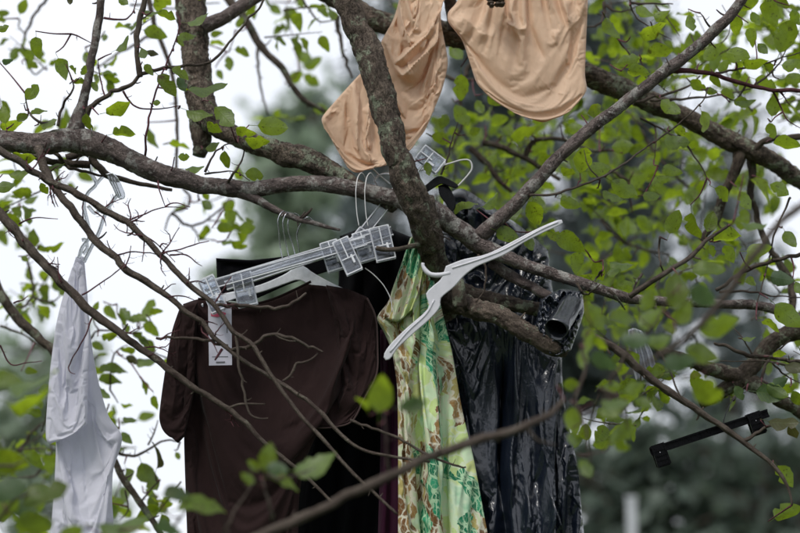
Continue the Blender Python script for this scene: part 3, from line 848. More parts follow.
# reddish little twigs on the left
def tw(pts, d=3.82, m=S_, r=1.1, spurs=0):
    n = len(pts)
    branch([(x, y, 0.85 * r * (1 - 0.6 * i / (n - 1)), d + 0.02 * math.sin(i * 2 + x)) for i, (x, y) in enumerate(pts)], m, name="twig", spurs=spurs + 2)
tw([(125, 222), (140, 216), (165, 207), (188, 209)], spurs=2); tw([(165, 207), (176, 203), (190, 207)])
tw([(118, 255), (130, 252), (150, 253), (160, 256)]); tw([(82, 295), (100, 284), (120, 269), (125, 260)])
tw([(92, 318), (84, 338), (68, 368), (75, 374)]); tw([(19, 224), (34, 218), (58, 219)])
tw([(158, 181), (160, 193), (165, 206)], 3.95); tw([(140, 234), (152, 240), (160, 247), (175, 262)])
tw([(160, 254), (180, 249), (200, 243), (209, 241)]); tw([(170, 255), (186, 255), (195, 262), (202, 266)])
tw([(160, 247), (163, 243), (168, 245)]); tw([(187, 283), (198, 281), (206, 284)]); tw([(168, 297), (182, 296), (194, 300)])
tw([(160, 340), (168, 334), (180, 330)]); tw([(95, 212), (103, 218), (106, 226)]); tw([(50, 192), (52, 200), (55, 207)])
tw([(0, 345), (11, 364), (25, 363), (42, 361)]); tw([(14, 303), (22, 300), (28, 296)])
tw([(71, 34), (82, 38), (91, 43)], 4.0); tw([(104, 18), (115, 20), (125, 19), (133, 12), (137, -4)], 4.0, r=1.5)
tw([(105, 97), (101, 82), (99, 72), (98, 60)], 4.0); tw([(123, 91), (130, 102), (140, 108), (159, 109), (180, 106)], 4.0, r=1.4)
tw([(145, 156), (147, 130), (153, 101), (160, 80), (170, 55), (176, 40), (180, 22), (176, 12)], 4.0, r=1.4, spurs=3)
tw([(58, 126), (62, 107), (70, 95), (74, 86), (72, 80)], 4.0, T_, 1.8, spurs=2); tw([(55, 124), (40, 122), (32, 116), (27, 107), (25, 93)], 4.0, T_, 1.8, spurs=2)
branch([(104, -30, 3.6, 4.0), (101, 0, 3.8, 4.0), (97, 31, 4, 4.0), (91, 62, 4.2, 4.0), (85, 95, 4.6, 4.0), (79, 115, 6.5, 4.0), (76, 132, 9, 4.0)], G_, spurs=3)
branch([(80, 124, 3.8, 4.0), (89, 109, 2.8, 3.99), (107, 95, 2.4, 3.98), (128, 85, 2.2, 3.97), (142, 74, 1.9, 3.97), (160, 69, 1.7, 3.97), (175, 66, 1.6, 3.97), (192, 65, 1.5, 3.97), (212, 61, 1.4, 3.98), (229, 43, 1.3, 3.99), (245, 23, 1.2, 4.0), (262, 4, 1.1, 4.0), (268, -15, 1.0, 4.0)], T_, spurs=5)
branch([(147, -20, 2.4, 3.98), (145, 0, 2.7, 3.98), (138, 27, 2.8, 3.98), (137, 52, 2.8, 3.97), (140, 77, 2.8, 3.97)], T_, spurs=4)
tw([(45, 148), (58, 156), (66, 166), (86, 172), (105, 176)], 4.06, T_, 3.0); branch([(66, 158, 3.5, 4.1), (85, 152, 4, 4.1), (95, 162, 4, 4.1), (106, 174, 3.5, 4.1), (122, 179, 2.6, 4.12), (150, 186, 2, 4.14), (172, 190, 1.6, 4.16)], T_, spurs=2)
branch([(24, 153, 3, 4.08), (44, 160, 3.2, 4.08), (66, 163, 3.4, 4.09), (90, 165, 3.6, 4.1)], R_, spurs=2)
rt = np.random.RandomState(77)
for k in range(34):
    Lc = (L1, L1, L2, L3)[k % 4]
    q = Lc[rt.randint(1, min(len(Lc) - 4, 11))]
    a_ = math.radians(rt.choice((rt.uniform(5, 75), rt.uniform(-110, -60), rt.uniform(100, 160)), p=(0.6, 0.25, 0.15)))
    ln = rt.uniform(14, 42); x_, y_ = q[0], q[1]; pts = [(x_, y_)]
    for j in range(4):
        a_ += rt.normal(0, 0.28); x_ += math.cos(a_) * ln / 4; y_ -= math.sin(a_) * ln / 4; pts.append((x_, y_))
    tw(pts, q[3], S_, 1.05, 1)
    if k % 2:
        x_, y_ = pts[2]; a_ += rt.choice((-0.8, 0.8)); tw([(x_, y_), (x_ + math.cos(a_) * ln * 0.2, y_ - math.sin(a_) * ln * 0.2), (x_ + math.cos(a_ + 0.3) * ln * 0.4, y_ - math.sin(a_ + 0.3) * ln * 0.4)], q[3], S_, 0.8)
# twigs round the cut limb
tw([(205, 172), (211, 160), (220, 148), (236, 141)], 3.95, T_, 1.6); tw([(228, 182), (236, 170), (243, 157), (244, 145)], 3.96, T_, 1.6, 1); tw([(205, 174), (220, 172), (235, 172), (250, 181)], 3.95, T_, 1.2)
# blurred far side of the tree, left
def back(pts, r, d=5.0, m=T_, spurs=4, name="twig"):
    n = len(pts)
    branch([(x, y, r * (1 - 0.5 * i / (n - 1)), d) for i, (x, y) in enumerate(pts)], m, name=name, spurs=spurs)
back([(52, -5), (38, 10), (27, 30), (23, 48), (27, 64), (35, 74), (44, 68)], 1.6); back([(23, 48), (15, 50), (8, 49)], 0.9); back([(25, 34), (18, 26), (20, 20)], 0.9)
back([(160, 28), (140, 41), (118, 54), (100, 66)], 1.7); back([(147, -5), (155, 25), (166, 55), (174, 85), (177, 130), (176, 170)], 2.8, 4.8); back([(130, 5), (150, 4), (170, 9), (200, 4), (220, 3)], 1.2)
back([(225, -5), (245, 20), (262, 48), (283, 70), (300, 96), (325, 112)], 4.5, 4.9, R_, name="branch"); back([(257, 35), (258, 62), (261, 90), (268, 115)], 1.8, 5.2)
back([(176, 175), (190, 202), (170, 215), (165, 230)], 1.5, 5.0); back([(172, 214), (186, 225), (200, 224), (214, 214), (232, 200)], 1.6, 5.0); back([(193, 228), (200, 238), (212, 240)], 1.0, 5.1)
back([(-10, 275), (4, 300), (21, 322), (50, 348), (78, 388), (104, 438), (118, 470), (140, 502), (165, 540)], 5.2, 4.55, R_, 8, name="branch")
back([(27, 258), (33, 285), (33, 296), (50, 302), (60, 296)], 1.3, 4.9); back([(33, 296), (22, 308), (14, 303)], 1.2, 4.9); back([(0, 326), (22, 334), (45, 350)], 1.3, 4.9)
back([(110, 390), (112, 360), (118, 350), (128, 345)], 1.1, 4.8); back([(116, 452), (134, 456), (150, 448), (165, 440), (180, 442)], 1.6, 4.7); back([(148, 445), (155, 430), (158, 420)], 1, 4.7); back([(140, 505), (150, 490), (160, 480)], 1.2, 4.7); back([(125, 490), (128, 510), (120, 520)], 1.0, 4.7)
back([(90, 340), (100, 330), (130, 333), (150, 322)], 1.2, 4.8); back([(0, 470), (20, 450), (32, 432), (50, 420)], 2.0, 5.4); back([(10, 480), (35, 475), (50, 455), (52, 430)], 1.6, 5.4)
back([(300, -5), (312, 14), (320, 22), (335, 20)], 1.3, 4.8); back([(338, 15), (340, 40), (346, 60), (352, 78)], 2.5, 4.9, R_)
# right-hand twigs
branch([(668, 71, 2.8, 3.95), (708, 73, 2.3, 3.97), (743, 84, 2.1, 4.0), (772, 90, 2, 4.02), (800, 91, 2, 4.04), (830, 95, 2, 4.05)], S_, spurs=5)
tw([(716, 73), (740, 69), (764, 64), (782, 58), (805, 51)], 4.05, T_, 1.5, 2); tw([(630, 3), (650, 4), (673, 4)], 4.2, T_, 1.8, 2); tw([(628, 104), (655, 97), (687, 87), (700, 76)], 4.2, T_, 2.2, 2)
tw([(650, 100), (681, 99), (718, 95), (751, 89)], 4.25, T_, 1.9, 2); tw([(711, 28), (705, 20), (700, 13)], 3.93, T_, 1.5); tw([(670, 67), (668, 62), (666, 58)], 3.93, T_, 1.2)
tw([(628, -10), (635, 15), (655, 30), (672, 40)], 4.2, T_, 1.2, 2); tw([(655, 5), (670, 22), (680, 36)], 4.2, T_, 1.0); tw([(604, 2), (604, 15), (598, 25), (585, 28)], 4.4, T_, 2.2, 1); tw([(606, 5), (620, 12), (640, 5)], 4.4, T_, 1.6)
tw([(530, 195), (554, 194), (583, 185), (608, 174), (640, 152), (677, 125), (702, 102), (708, 88)], 3.96, T_, 1.6, 4); tw([(600, 180), (588, 165), (584, 150)], 3.98, T_, 1.0)
tw([(612, 30), (622, 45), (634, 60), (646, 78)], 4.1, T_, 1.4, 2); tw([(640, 60), (650, 78), (668, 92)], 4.15, T_, 1.2, 2)
tw([(691, 35), (700, 50), (725, 40), (730, 22), (722, 5)], 4.3, T_, 1.0, 3); tw([(752, 88), (768, 75), (780, 62), (786, 50)], 4.05, T_, 1.5, 2); tw([(778, 90), (785, 98), (790, 105)], 4.03, S_, 1.1)
tw([(772, 90), (780, 105), (787, 120), (800, 128)], 4.04, S_, 1.2); tw([(745, 87), (735, 100), (722, 95)], 4.1, T_, 1.4)
branch([(729, 225, 1.4, 3.9), (706, 241, 1.9, 3.9), (692, 256, 2.2, 3.88), (660, 276, 2.5, 3.85), (630, 296, 3, 3.9)], T_, spurs=4)
tw([(692, 257), (700, 259), (708, 264)], 3.88, T_, 1.3); tw([(660, 237), (659, 250), (661, 265), (662, 275), (655, 287)], 3.9, T_, 1.4, 1)
tw([(602, 271), (597, 277), (591, 285)], 3.98, R_, 1.6); tw([(577, 283), (581, 292), (588, 294), (595, 289), (600, 284)], 3.97, R_, 1.6); tw([(642, 274), (636, 283), (630, 296)], 3.98, R_, 1.8); tw([(608, 290), (618, 299), (625, 310)], 3.98, R_, 2.2)
tw([(478, 255), (486, 268), (484, 290), (476, 302)], 4.0, R_, 1.6)
branch([(820, 246, 2, 4.1), (800, 254, 2, 4.1), (772, 262, 2, 4.1), (743, 272, 2, 4.1), (716, 290, 1.8, 4.1)], T_, spurs=2)
tw([(790, 198), (787, 205), (774, 235), (768, 264), (757, 303)], 4.15, T_, 1.6, 2); tw([(720, 292), (740, 291), (756, 293), (775, 296), (805, 298)], 4.2, T_, 1.8, 2)
branch([(805, 364, 2, 4.05), (772, 357, 2, 4.05), (751, 355, 2, 4.05), (730, 348, 1.8, 4.05), (714, 343, 1.3, 4.05)], T_, spurs=3); tw([(800, 372), (775, 362), (750, 361), (720, 361)], 4.1, T_, 1.3, 2)
tw([(752, 354), (744, 340), (733, 327)], 4.05, T_, 1.2); tw([(772, 362), (785, 375), (802, 384)], 4.05, T_, 1.3, 2); tw([(762, 378), (766, 364), (776, 352), (790, 340)], 4.2, T_, 2.0); tw([(652, 306), (665, 314), (679, 324)], 3.7, T_, 2.0)
tw([(640, 335), (658, 351), (668, 366), (672, 378), (682, 398), (698, 408)], 3.8, T_, 1.8, 3)
tw([(677, 130), (690, 150), (700, 165), (707, 178)], 4.1, T_, 1.4); tw([(655, 126), (656, 145), (654, 160)], 4.2, T_, 1.2); tw([(640, 118), (660, 128), (680, 140), (690, 150)], 4.2, T_, 1.4)
tw([(733, 400), (740, 392), (748, 384)], 4.2, R_, 2.0)
tw([(441, 175), (447, 160), (452, 140), (458, 122)], 4.1, T_, 1.4); tw([(426, 220), (436, 232), (450, 240)], 3.95, T_, 1.4)
# blurred branches on the far side, middle
back([(445, 45), (470, 42), (500, 70), (520, 90)], 3.0, 4.7, R_, 3); back([(420, 60), (450, 78), (475, 80), (495, 78)], 2.2, 4.8, R_, 2); back([(483, 143), (500, 146), (520, 156), (540, 167), (560, 180)], 3.4, 4.7, R_, 4, "branch")
back([(525, 158), (532, 143), (545, 139), (565, 140), (590, 150), (612, 150)], 2.8, 4.7, R_, 4, "branch"); back([(470, 148), (488, 165), (500, 182), (512, 192)], 3.4, 4.8, R_, 3, "branch"); back([(478, 50), (460, 90), (462, 120), (452, 150)], 2.5, 4.9, R_, 2)
back([(590, 165), (615, 172), (640, 190), (660, 200)], 2.0, 5.0, R_, 3); back([(600, 220), (620, 240), (645, 250), (670, 255)], 1.6, 5.2, T_, 3); back([(640, 130), (660, 160), (690, 190), (700, 210)], 1.8, 5.2, T_, 3)
# foreground, blurred
branch([(230, 548, 4.8, 2.9), (290, 523, 4.8, 2.9), (345, 497, 4.6, 2.9), (400, 470, 4.7, 2.9), (440, 453, 4.4, 2.9), (480, 440, 4.2, 2.9), (530, 424, 3.8, 2.9), (552, 412, 3, 2.92), (564, 400, 2, 2.92)], T_, spurs=5)
branch([(830, 180, 4, 2.6), (800, 208, 3.8, 2.6), (780, 223, 3.6, 2.6), (751, 260, 3.5, 2.6), (722, 300, 3.4, 2.62), (690, 335, 3.0, 2.65), (655, 358, 1.9, 2.7), (618, 380, 1.1, 2.75)], T_, spurs=5)
for pts in ([(390, 474), (386, 440), (383, 400)], [(272, 520), (268, 500), (262, 480), (262, 465)], [(266, 475), (285, 478), (310, 470)], [(215, 560), (230, 520), (255, 480)],
            [(525, 425), (538, 440), (556, 445)], [(575, 398), (585, 370), (582, 345), (592, 325)], [(610, 385), (622, 360), (650, 330), (668, 300)], [(690, 335), (702, 350), (708, 385)],
            [(575, 400), (586, 430), (590, 465)], [(600, 388), (620, 400), (628, 430)], [(-10, 530), (15, 500), (40, 492)], [(-20, 470), (10, 466), (28, 460)], [(-20, 392), (10, 386), (30, 384)], [(90, 560), (105, 540), (120, 530)], [(160, 560), (178, 520), (190, 508)]):
    tw(pts, 2.95, T_, 2.2)

# ------------------------------------------------------------------ leaves
def leaf_shape(seed, bite=False):
    rs = np.random.RandomState(seed)
    n = 10
    t = np.linspace(0, 1, n) ** 1.05
    pw, ex = rs.uniform(0.72, 0.92), rs.uniform(0.62, 0.85)
    wid = 0.31 * np.sin(math.pi * t ** pw) ** ex * (1 + 0.025 * rs.normal(0, 1, n))
    wid[0] = 0.012; wid[-1] = 0.004
    wl_ = wid * (1 + 0.04 * rs.normal(0, 1, n)); wr = wid * (1 + 0.04 * rs.normal(0, 1, n))
    if bite:
        k = rs.randint(3, n - 3)
        if rs.rand() < 0.5: wl_[k] *= 0.6
        else: wr[k] *= 0.6
    droop, fold = rs.uniform(0.05, 0.45), rs.uniform(0.2, 0.8)
    twist = rs.uniform(-0.35, 0.35)
    V = []; UV = []
    for i in range(n):
        for s, ww in ((1, wl_[i]), (0, 0), (-1, wr[i])):
            y = s * ww
            z = -droop * t[i] ** 2 + fold * abs(y) * (1 - 0.5 * t[i]) + 0.045 * s * s * math.sin(t[i] * 11 + seed + s)
            a = twist * t[i]
            V.append((t[i], y * math.cos(a) - 0 * z, z + y * math.sin(a)))
            UV.append((t[i], y))
    F = []
    for i in range(n - 1):
        for c in (0, 1):
            a = i * 3 + c
            F.append((a, a + 1, a + 4, a + 3)[::-1])
    # stalk
    b = len(V)
    for x, r in ((-0.28, 0.012), (0.02, 0.010)):
        for k in range(3):
            V.append((x, r * math.cos(k * 2.094), 0.07 * (x < 0) * -0.6 + r * math.sin(k * 2.094))); UV.append((0, 0.0))
    for k in range(3):
        k2 = (k + 1) % 3
        F.append((b + k, b + k2, b + 3 + k2, b + 3 + k))
    return np.array(V), F, np.array(UV)
SHAPES = [leaf_shape(s, s % 2 == 0) for s in range(12)]
LM = {}
for key, m in (("g", LEAF), ("w", LEAF_GREY), ("b", LEAF_DRY)):
    LM[key] = [new_mesh("leaf", v, f, m, uvs=u) for v, f, u in SHAPES]

RIGHTV = np.array((1.0, 0, 0)); UPV = np.array((0, -sP, cP)); FWD = np.array((0, cP, sP))
def leaf_frame(ang, wr, rs, flip=False):
    """image-plane direction ang, apparent width/length wr -> rotation matrix columns x (length), y (width), z (normal)"""
    a = math.radians(ang)
    x = RIGHTV * math.cos(a) + UPV * math.sin(a) + FWD * rs.uniform(-0.45, 0.45)
    x /= np.linalg.norm(x)
    y0 = np.cross(FWD, x); y0 /= np.linalg.norm(y0)
    z0 = np.cross(x, y0)
    roll = math.acos(max(0.12, min(1.0, wr / 0.62))) * (1 if rs.rand() < 0.5 else -1)
    if flip: roll += math.pi
    y = y0 * math.cos(roll) + z0 * math.sin(roll)
    z = np.cross(x, y)
    return np.stack([x, y, z], 1)

LF = []   # x, y, len, width, angle, depth (None = that of the nearest twig), kind
def LL(s, d=None, k="g"):
    for row in s.strip().split(";"):
        q = [float(c) for c in row.split(",")]
        LF.append((q[0], q[1], q[2], q[3], q[4], d, k))
LL("37,48,19,14,-85;62,69,20,15,-70;32,91,18,15,60;12,125,21,10,5;4,114,17,12,100;23,116,14,9,40;39,112,16,7,20;51,123,19,9,10;88,122,16,8,-80;120,109,25,10,15;124,132,20,8,10;20,173,20,10,5;44,189,12,9,-60;25,156,22,8,-15;55,166,18,7,10;6,187,18,10,0;123,44,17,8,40;84,70,10,7,60;80,82,12,5,10;95,87,10,7,-60;153,13,22,6,-10;124,2,12,8,-30;144,56,14,9,-70;149,70,12,7,-50;74,71,12,4,-40;158,103,9,6,0;167,16,18,7,-15;199,22,20,7,5;186,35,19,9,40;181,43,8,5,-50;181,73,18,9,-30;168,85,25,13,-45;208,89,38,10,0;201,114,27,12,-15;226,118,27,17,-45;214,128,16,8,-40;245,133,18,9,-25;257,142,22,9,-15;274,127,28,16,-5;214,147,15,8,10;185,157,12,7,0;195,168,17,7,5;226,160,16,8,-80;256,175,19,11,-10;3,28,12,7,20", 3.98)
LL("182,85,15,13,-60;8,62,10,5,0", 4.02, "w")
LL("70,1,9,7,-80;153,53,11,6,-20", 3.98, "b")
LL("23,6,15,8,70;4,13,11,7,10;3,20,10,5,0;105,39,9,6,-90;87,59,13,8,-80;113,64,17,4,5;108,77,11,7,-30;53,62,9,4,30;153,139,20,7,-70;217,34,11,8,10;243,52,15,7,-15;240,22,11,7,60;229,64,14,11,-80;220,75,10,8,-60;219,43,16,4,5;30,58,14,7,-60;34,66,13,6,-10;179,143,18,6,5;206,196,10,7,-60;207,205,10,7,-40;31,199,14,7,20", 4.75)
LL("288,16,15,13,-90;276,10,14,10,-40;305,58,18,13,-40;313,62,18,12,30;312,80,17,13,-30;298,76,17,12,30;247,15,12,9,40;300,2,14,9,-60;322,110,16,10,-20", 5.5)
LL("428,169,12,11,-80", 3.86)
LL("457,54,21,15,-60;461,88,24,15,-90;462,116,23,17,-60;495,101,16,9,-30;442,139,19,10,-20;476,131,13,8,20;444,120,17,12,70;480,108,15,9,-70", 4.4)
LL("526,134,28,13,5;577,129,18,12,-10;612,131,17,12,-40;624,147,22,15,0;540,118,16,10,30;500,120,18,9,20;512,150,18,11,-40;548,160,20,11,-30;492,160,17,10,60;640,150,20,12,10;640,180,18,12,40;650,166,20,12,20;675,192,18,8,10;646,224,20,14,-40;520,172,16,9,30", 4.7)
LL("598,109,20,11,20;583,158,27,17,80;600,169,23,14,10;625,189,27,18,-30;571,203,19,14,-20;569,172,16,7,-30;612,197,20,9,-30;571,243,28,18,-30;577,263,20,14,-100;536,215,27,20,-60;509,235,23,15,-20;492,201,20,9,30;466,206,24,9,35;599,272,19,12,-60;586,277,14,7,0;622,267,23,11,-20;625,285,14,10,10;614,272,13,6,10;540,206,18,12,-50;530,245,15,9,-70;555,236,16,10,-30;516,212,18,8,40", 4.06)
LL("612,29,22,12,-60;656,30,30,13,15;691,24,17,15,-80;629,61,22,13,10;661,51,25,12,10;639,71,20,10,0;671,108,22,16,-40;698,86,16,9,-35;712,91,12,9,-10;713,52,21,12,40;739,57,24,14,-20;737,27,19,12,-80;751,38,17,15,-80;756,19,14,10,-60;773,14,27,14,-60;786,35,33,20,70;749,5,19,9,30;793,66,20,11,-5;795,79,18,11,0;756,64,23,9,-5;737,79,16,13,-90;746,101,20,9,0;774,105,20,13,80;766,83,20,11,-20;704,122,20,7,-75;729,95,16,8,-20;715,81,14,7,-70;743,102,16,8,0;763,50,14,8,-50;690,60,15,8,-30;645,12,18,10,-30;662,15,15,9,30;780,2,20,12,-30;797,18,16,10,-60;740,70,18,10,-70;724,66,14,9,60;770,68,15,9,-40", 4.08)
LL("684,132,18,7,-20;677,143,23,12,-10;673,171,18,10,-20;787,144,24,9,-5;772,131,15,10,-70;725,194,20,11,-30;745,201,19,14,-60;711,221,20,15,70;674,221,23,17,70;694,227,25,9,-80;727,237,29,11,10;730,254,18,10,-55;712,251,11,8,-80;759,250,22,12,5;754,281,15,8,5;789,316,31,20,-40;772,324,18,5,-15;749,338,12,4,0;780,354,13,6,10;777,391,20,12,-30;797,399,16,11,-60;786,476,23,13,-50;788,512,25,14,25;800,290,16,10,-60;661,181,18,11,30;652,196,16,9,0;780,190,20,11,-30;790,240,18,12,-60", 4.05)
LL("784,279,23,15,-10;772,393,28,18,-5;780,382,16,10,40;739,393,14,9,-60", 4.03, "w")
LL("783,424,26,8,-10;794,433,16,8,-65;796,368,20,9,-10", 4.0, "b")
LL("764,191,30,12,-40;756,225,26,8,-5;708,268,30,12,10", 3.4)
LL("677,289,36,22,85;718,325,34,23,20;702,354,30,18,-20;710,393,36,26,-30;685,312,24,14,60;596,318,27,18,-60;625,319,30,14,0;573,385,18,12,0;614,387,16,10,10;616,403,26,9,0;574,422,26,20,-80;586,469,20,18,-60;643,403,18,11,-20;613,412,24,8,-5;624,430,34,16,45;622,446,15,10,-20;652,319,26,14,30;590,340,22,10,-80;582,360,18,9,-80;660,340,24,13,10;648,300,22,12,60;600,345,18,9,-60;572,440,14,8,-90;636,388,20,11,20", 2.98)
LL("704,297,30,20,-30;679,362,28,18,10;604,362,26,14,-40;636,340,26,16,0;413,405,24,16,10;277,469,20,14,0", 2.9, "w")
LL("39,383,52,13,6;27,403,36,10,-3;8,380,32,16,0;10,464,38,24,-20;43,493,42,16,32;35,524,36,20,10;124,528,44,15,-5;8,506,30,18,50;70,535,24,14,30;202,507,42,14,5;268,457,26,24,80;315,469,36,13,5;247,478,15,8,150;286,481,26,8,-10;381,392,36,24,85;363,403,16,7,120;254,465,14,10,150", 2.92)
LL("10,489,34,20,20;172,527,30,16,0;25,510,30,18,-30;178,494,26,12,0", 2.95, "w")
LL("96,306,9,7,60;110,313,15,8,-60;126,315,16,10,-50;140,320,20,8,0;149,309,19,9,50;152,329,18,10,-30;156,311,12,6,20;110,336,14,7,0;98,346,12,7,-30;113,367,24,8,15;110,379,20,9,5;102,393,16,8,-45;146,362,19,8,-5;127,406,11,4,-20;155,403,13,7,-80;127,438,14,7,-50;129,476,15,8,-70;148,477,28,12,-65;151,495,14,7,-45;118,502,12,8,0;178,456,8,6,-60;168,503,14,8,20;144,388,14,5,-70;130,420,13,5,-10;33,238,19,8,80;42,249,10,6,-30;55,247,18,6,0;26,259,9,7,-20;33,210,10,5,-20;18,209,10,5,20;208,206,14,9,-40;231,205,14,9,40;230,217,17,12,-80;226,228,16,9,0;249,228,18,11,5;228,242,12,5,0;239,245,15,7,-30;31,371,11,6,0", 4.7)
LL("159,456,22,6,80;132,360,12,8,-30", 4.7, "b")

# give every leaf a base point on the nearest twig (or on a leaf stalk already joined to one)
nodes = [(x, y, d) for x, y, d, r in NODES]
conn = MB()
def dist(a, b):
    return math.hypot(a[0] - b[0], a[1] - b[1]) + abs(a[2] - b[2]) * 55
rs = np.random.RandomState(5)
pend = []
for (x, y, L, Wd, ang, d, k) in LF:
    a = math.radians(ang)
    L *= 1.15; Wd *= 1.22
    d = d + rs.uniform(-0.07, 0.07) * (1 if d < 4.3 else 2.2)
    bx, by = x - math.cos(a) * L * 0.5, y + math.sin(a) * L * 0.5
    sx, sy = bx - math.cos(a) * L * 0.27, by + math.sin(a) * L * 0.27
    pend.append(dict(b=(bx, by, d), s=(sx, sy, d), L=L, W=Wd, ang=ang, k=k))
npts = np.array(nodes)
def d2(pt, arr):
    return np.hypot(arr[:, 0] - pt[0], arr[:, 1] - pt[1]) + np.abs(arr[:, 2] - pt[2]) * 55
best = [(d2(p["s"], npts).min(), int(d2(p["s"], npts).argmin()), -1) for p in pend]
done = [False] * len(pend)
def connect(p, q, r=0.75):
    m = ((p[0] + q[0]) / 2 + rs.uniform(-2, 2), (p[1] + q[1]) / 2 + rs.uniform(-1, 4), (p[2] + q[2]) / 2)
    w = [(*P(*c), rr * PX * c[2]) for c, rr in ((q, r * 1.4), (m, r), (p, r * 0.8))]
    v, f, _ = tube(w, 5, 0.012)
    conn.add(v, f)
order = 0
while not all(done):
    i = min((j for j in range(len(pend)) if not done[j]), key=lambda j: best[j][0])
    p = pend[i]
    q = nodes[best[i][1]] if best[i][2] < 0 else pend[best[i][2]]["s"]
    if best[i][0] > 3 and best[i][0] < 150:
        connect(p["s"], q)
    done[i] = True
    for j in range(len(pend)):
        if not done[j]:
            dd = dist(pend[j]["s"], p["s"]) + 6
            if dd < best[j][0]: best[j] = (dd, -1, i)
cm = conn.mesh("leaf_stalks", SHOOT)
at = cm.attributes.new("bco", 'FLOAT_VECTOR', 'POINT')
co = np.empty(len(cm.vertices) * 3, dtype=np.float32); cm.vertices.foreach_get("co", co); at.data.foreach_set("vector", co)
tag(child("fine_twigs", cm, TREE), kind="stuff")

from mathutils import Matrix
def place_leaf(b, L, W, ang, k, i):
    s = L * PX * b[2]
    Rm = leaf_frame(ang, W / L, rs, flip=rs.rand() < 0.3)
    o = bpy.data.objects.new("leaf", LM[k][i % len(LM[k])])
    COL.objects.link(o)
    o.parent = TREE
    M = Matrix([[*(Rm[r] * s), 0] for r in range(3)] + [[0, 0, 0, 1]])
    pw = P(*b)
    M.translation = Vector(pw) - Vector(TREE.location)
    o.matrix_local = M
print("hand-placed leaves", len(pend))
pend_sorted = sorted(pend, key=lambda p: -p["L"])
for i, p in enumerate(pend_sorted):
    if i < 298: place_leaf(p["b"], p["L"], p["W"], p["ang"], p["k"], rs.randint(0, 12))

# everything smaller or further back, and the crown over the picture: joined foliage
SV = []; SF = []; SU = []; sn_ = 0
def stuff_leaf(b, L, Rm):
    global sn_
    v, f, u = SHAPES[rs.randint(0, 12)]
    s = L
    SV.append((v * s) @ Rm.T + b); SU.append(u)
    SF.extend([[x + sn_ for x in q] for q in f]); sn_ += len(v)
for p in pend_sorted[298:]:
    stuff_leaf(P(*p["b"]), p["L"] * PX * p["b"][2], leaf_frame(p["ang"], p["W"] / p["L"], rs))
mb = MB()
def spray(x, y, d, ang, Lp, nleaf, lsz=0.061):
    """one leafy twig growing from bearing x, y at distance d"""
    a = math.radians(ang)
    p0 = P(x, y, d)
    dirv = RIGHTV * math.cos(a) + UPV * math.sin(a) + FWD * rs.uniform(-0.5, 0.5)
    Lm = Lp * PX * d
    bend = rs.normal(0, 0.22, 3)
    pts = [p0 + dirv * Lm * t + bend * Lm * t * t for t in np.linspace(0, 1, 5)]
    v, f, _ = tube([(*p, 0.0028 - 0.0018 * i / 4) for i, p in enumerate(pts)], 5, 0.03)
    mb.add(v, f)
    for k in range(nleaf):
        t = (k + 0.6) / nleaf * 4
        i = min(3, int(t)); q = pts[i] * (1 - (t - i)) + pts[i + 1] * (t - i)
        xx = dirv * 0.5 + rs.normal(0, 0.75, 3) + np.array((0, 0, -0.25)); xx /= np.linalg.norm(xx)
        yy = np.cross(rs.normal(0, 1, 3) * 0.9 + np.array((0, -0.5, 0.9)), xx); yy /= np.linalg.norm(yy) + 1e-9
        Rm = np.stack([xx, yy, np.cross(xx, yy)], 1)
        L = lsz * rs.uniform(0.6, 1.2)
        stuff_leaf(q + xx * L * 0.27, L, Rm)
def region(x0, x1, y0, y1, n, da, db, nl=(6, 10), keep=None):
    c = 0
    while c < n:
        x, y = rs.uniform(x0, x1), rs.uniform(y0, y1)
        if keep and not keep(x, y): continue
        spray(x, y, rs.uniform(da, db), rs.uniform(0, 360), rs.uniform(30, 75), rs.randint(*nl)); c += 1
region(430, 640, 90, 215, 46, 4.9, 6.6)
region(470, 640, 215, 300, 18, 4.8, 6.4)
region(590, 720, 0, 90, 16, 4.6, 6.2)
region(640, 730, 90, 230, 17, 4.9, 6.4)
region(710, 830, -10, 115, 17, 4.5, 5.6)
region(730, 830, 110, 230, 7, 4.9, 6.2)
region(600, 700, 230, 330, 11, 4.7, 6.2)
region(590, 700, 330, 440, 9, 4.2, 5.0)
region(700, 830, 230, 400, 6, 4.5, 5.4)
region(-30, 60, 240, 320, 6, 5.0, 6.0); region(-30, 60, 410, 540, 11, 4.8, 6.2); region(100, 185, 380, 540, 7, 4.5, 5.6)
region(10, 60, 170, 300, 2, 4.8, 5.8, (4, 6)); region(290, 420, 0, 120, 7, 5.0, 6.4, (5, 8)); region(130, 260, 190, 250, 3, 4.8, 5.6, (4, 6))
region(-20, 170, -10, 120, 5, 4.3, 5.0, (5, 8)); region(200, 330, 0, 90, 4, 4.6, 5.4, (5, 8)); region(-20, 60, 130, 210, 3, 4.2, 4.8, (5, 8)); region(80, 180, 300, 420, 3, 4.6, 5.2, (5, 8))
# crown above and around the picture
for k in range(120):
    x = rs.uniform(-350, 1200); y = rs.uniform(-480, -50)
    spray(x, y, rs.uniform(3.4, 6.0), rs.uniform(0, 360), rs.uniform(50, 110), rs.randint(8, 13), 0.068)
for k in range(50):
    spray(rs.choice((rs.uniform(-300, -70), rs.uniform(880, 1200))), rs.uniform(-50, 500), rs.uniform(3.6, 5.8), rs.uniform(0, 360), rs.uniform(50, 110), rs.randint(8, 13), 0.066)
V = np.concatenate(SV)
tag(child("foliage", new_mesh("foliage", V, SF, LEAF, uvs=np.concatenate(SU)), TREE), kind="stuff")
cm = mb.mesh("fine_twigs", TWIG)
at = cm.attributes.new("bco", 'FLOAT_VECTOR', 'POINT')
co = np.empty(len(cm.vertices) * 3, dtype=np.float32); cm.vertices.foreach_get("co", co); at.data.foreach_set("vector", co)
tag(child("fine_twigs", cm, TREE), kind="stuff")
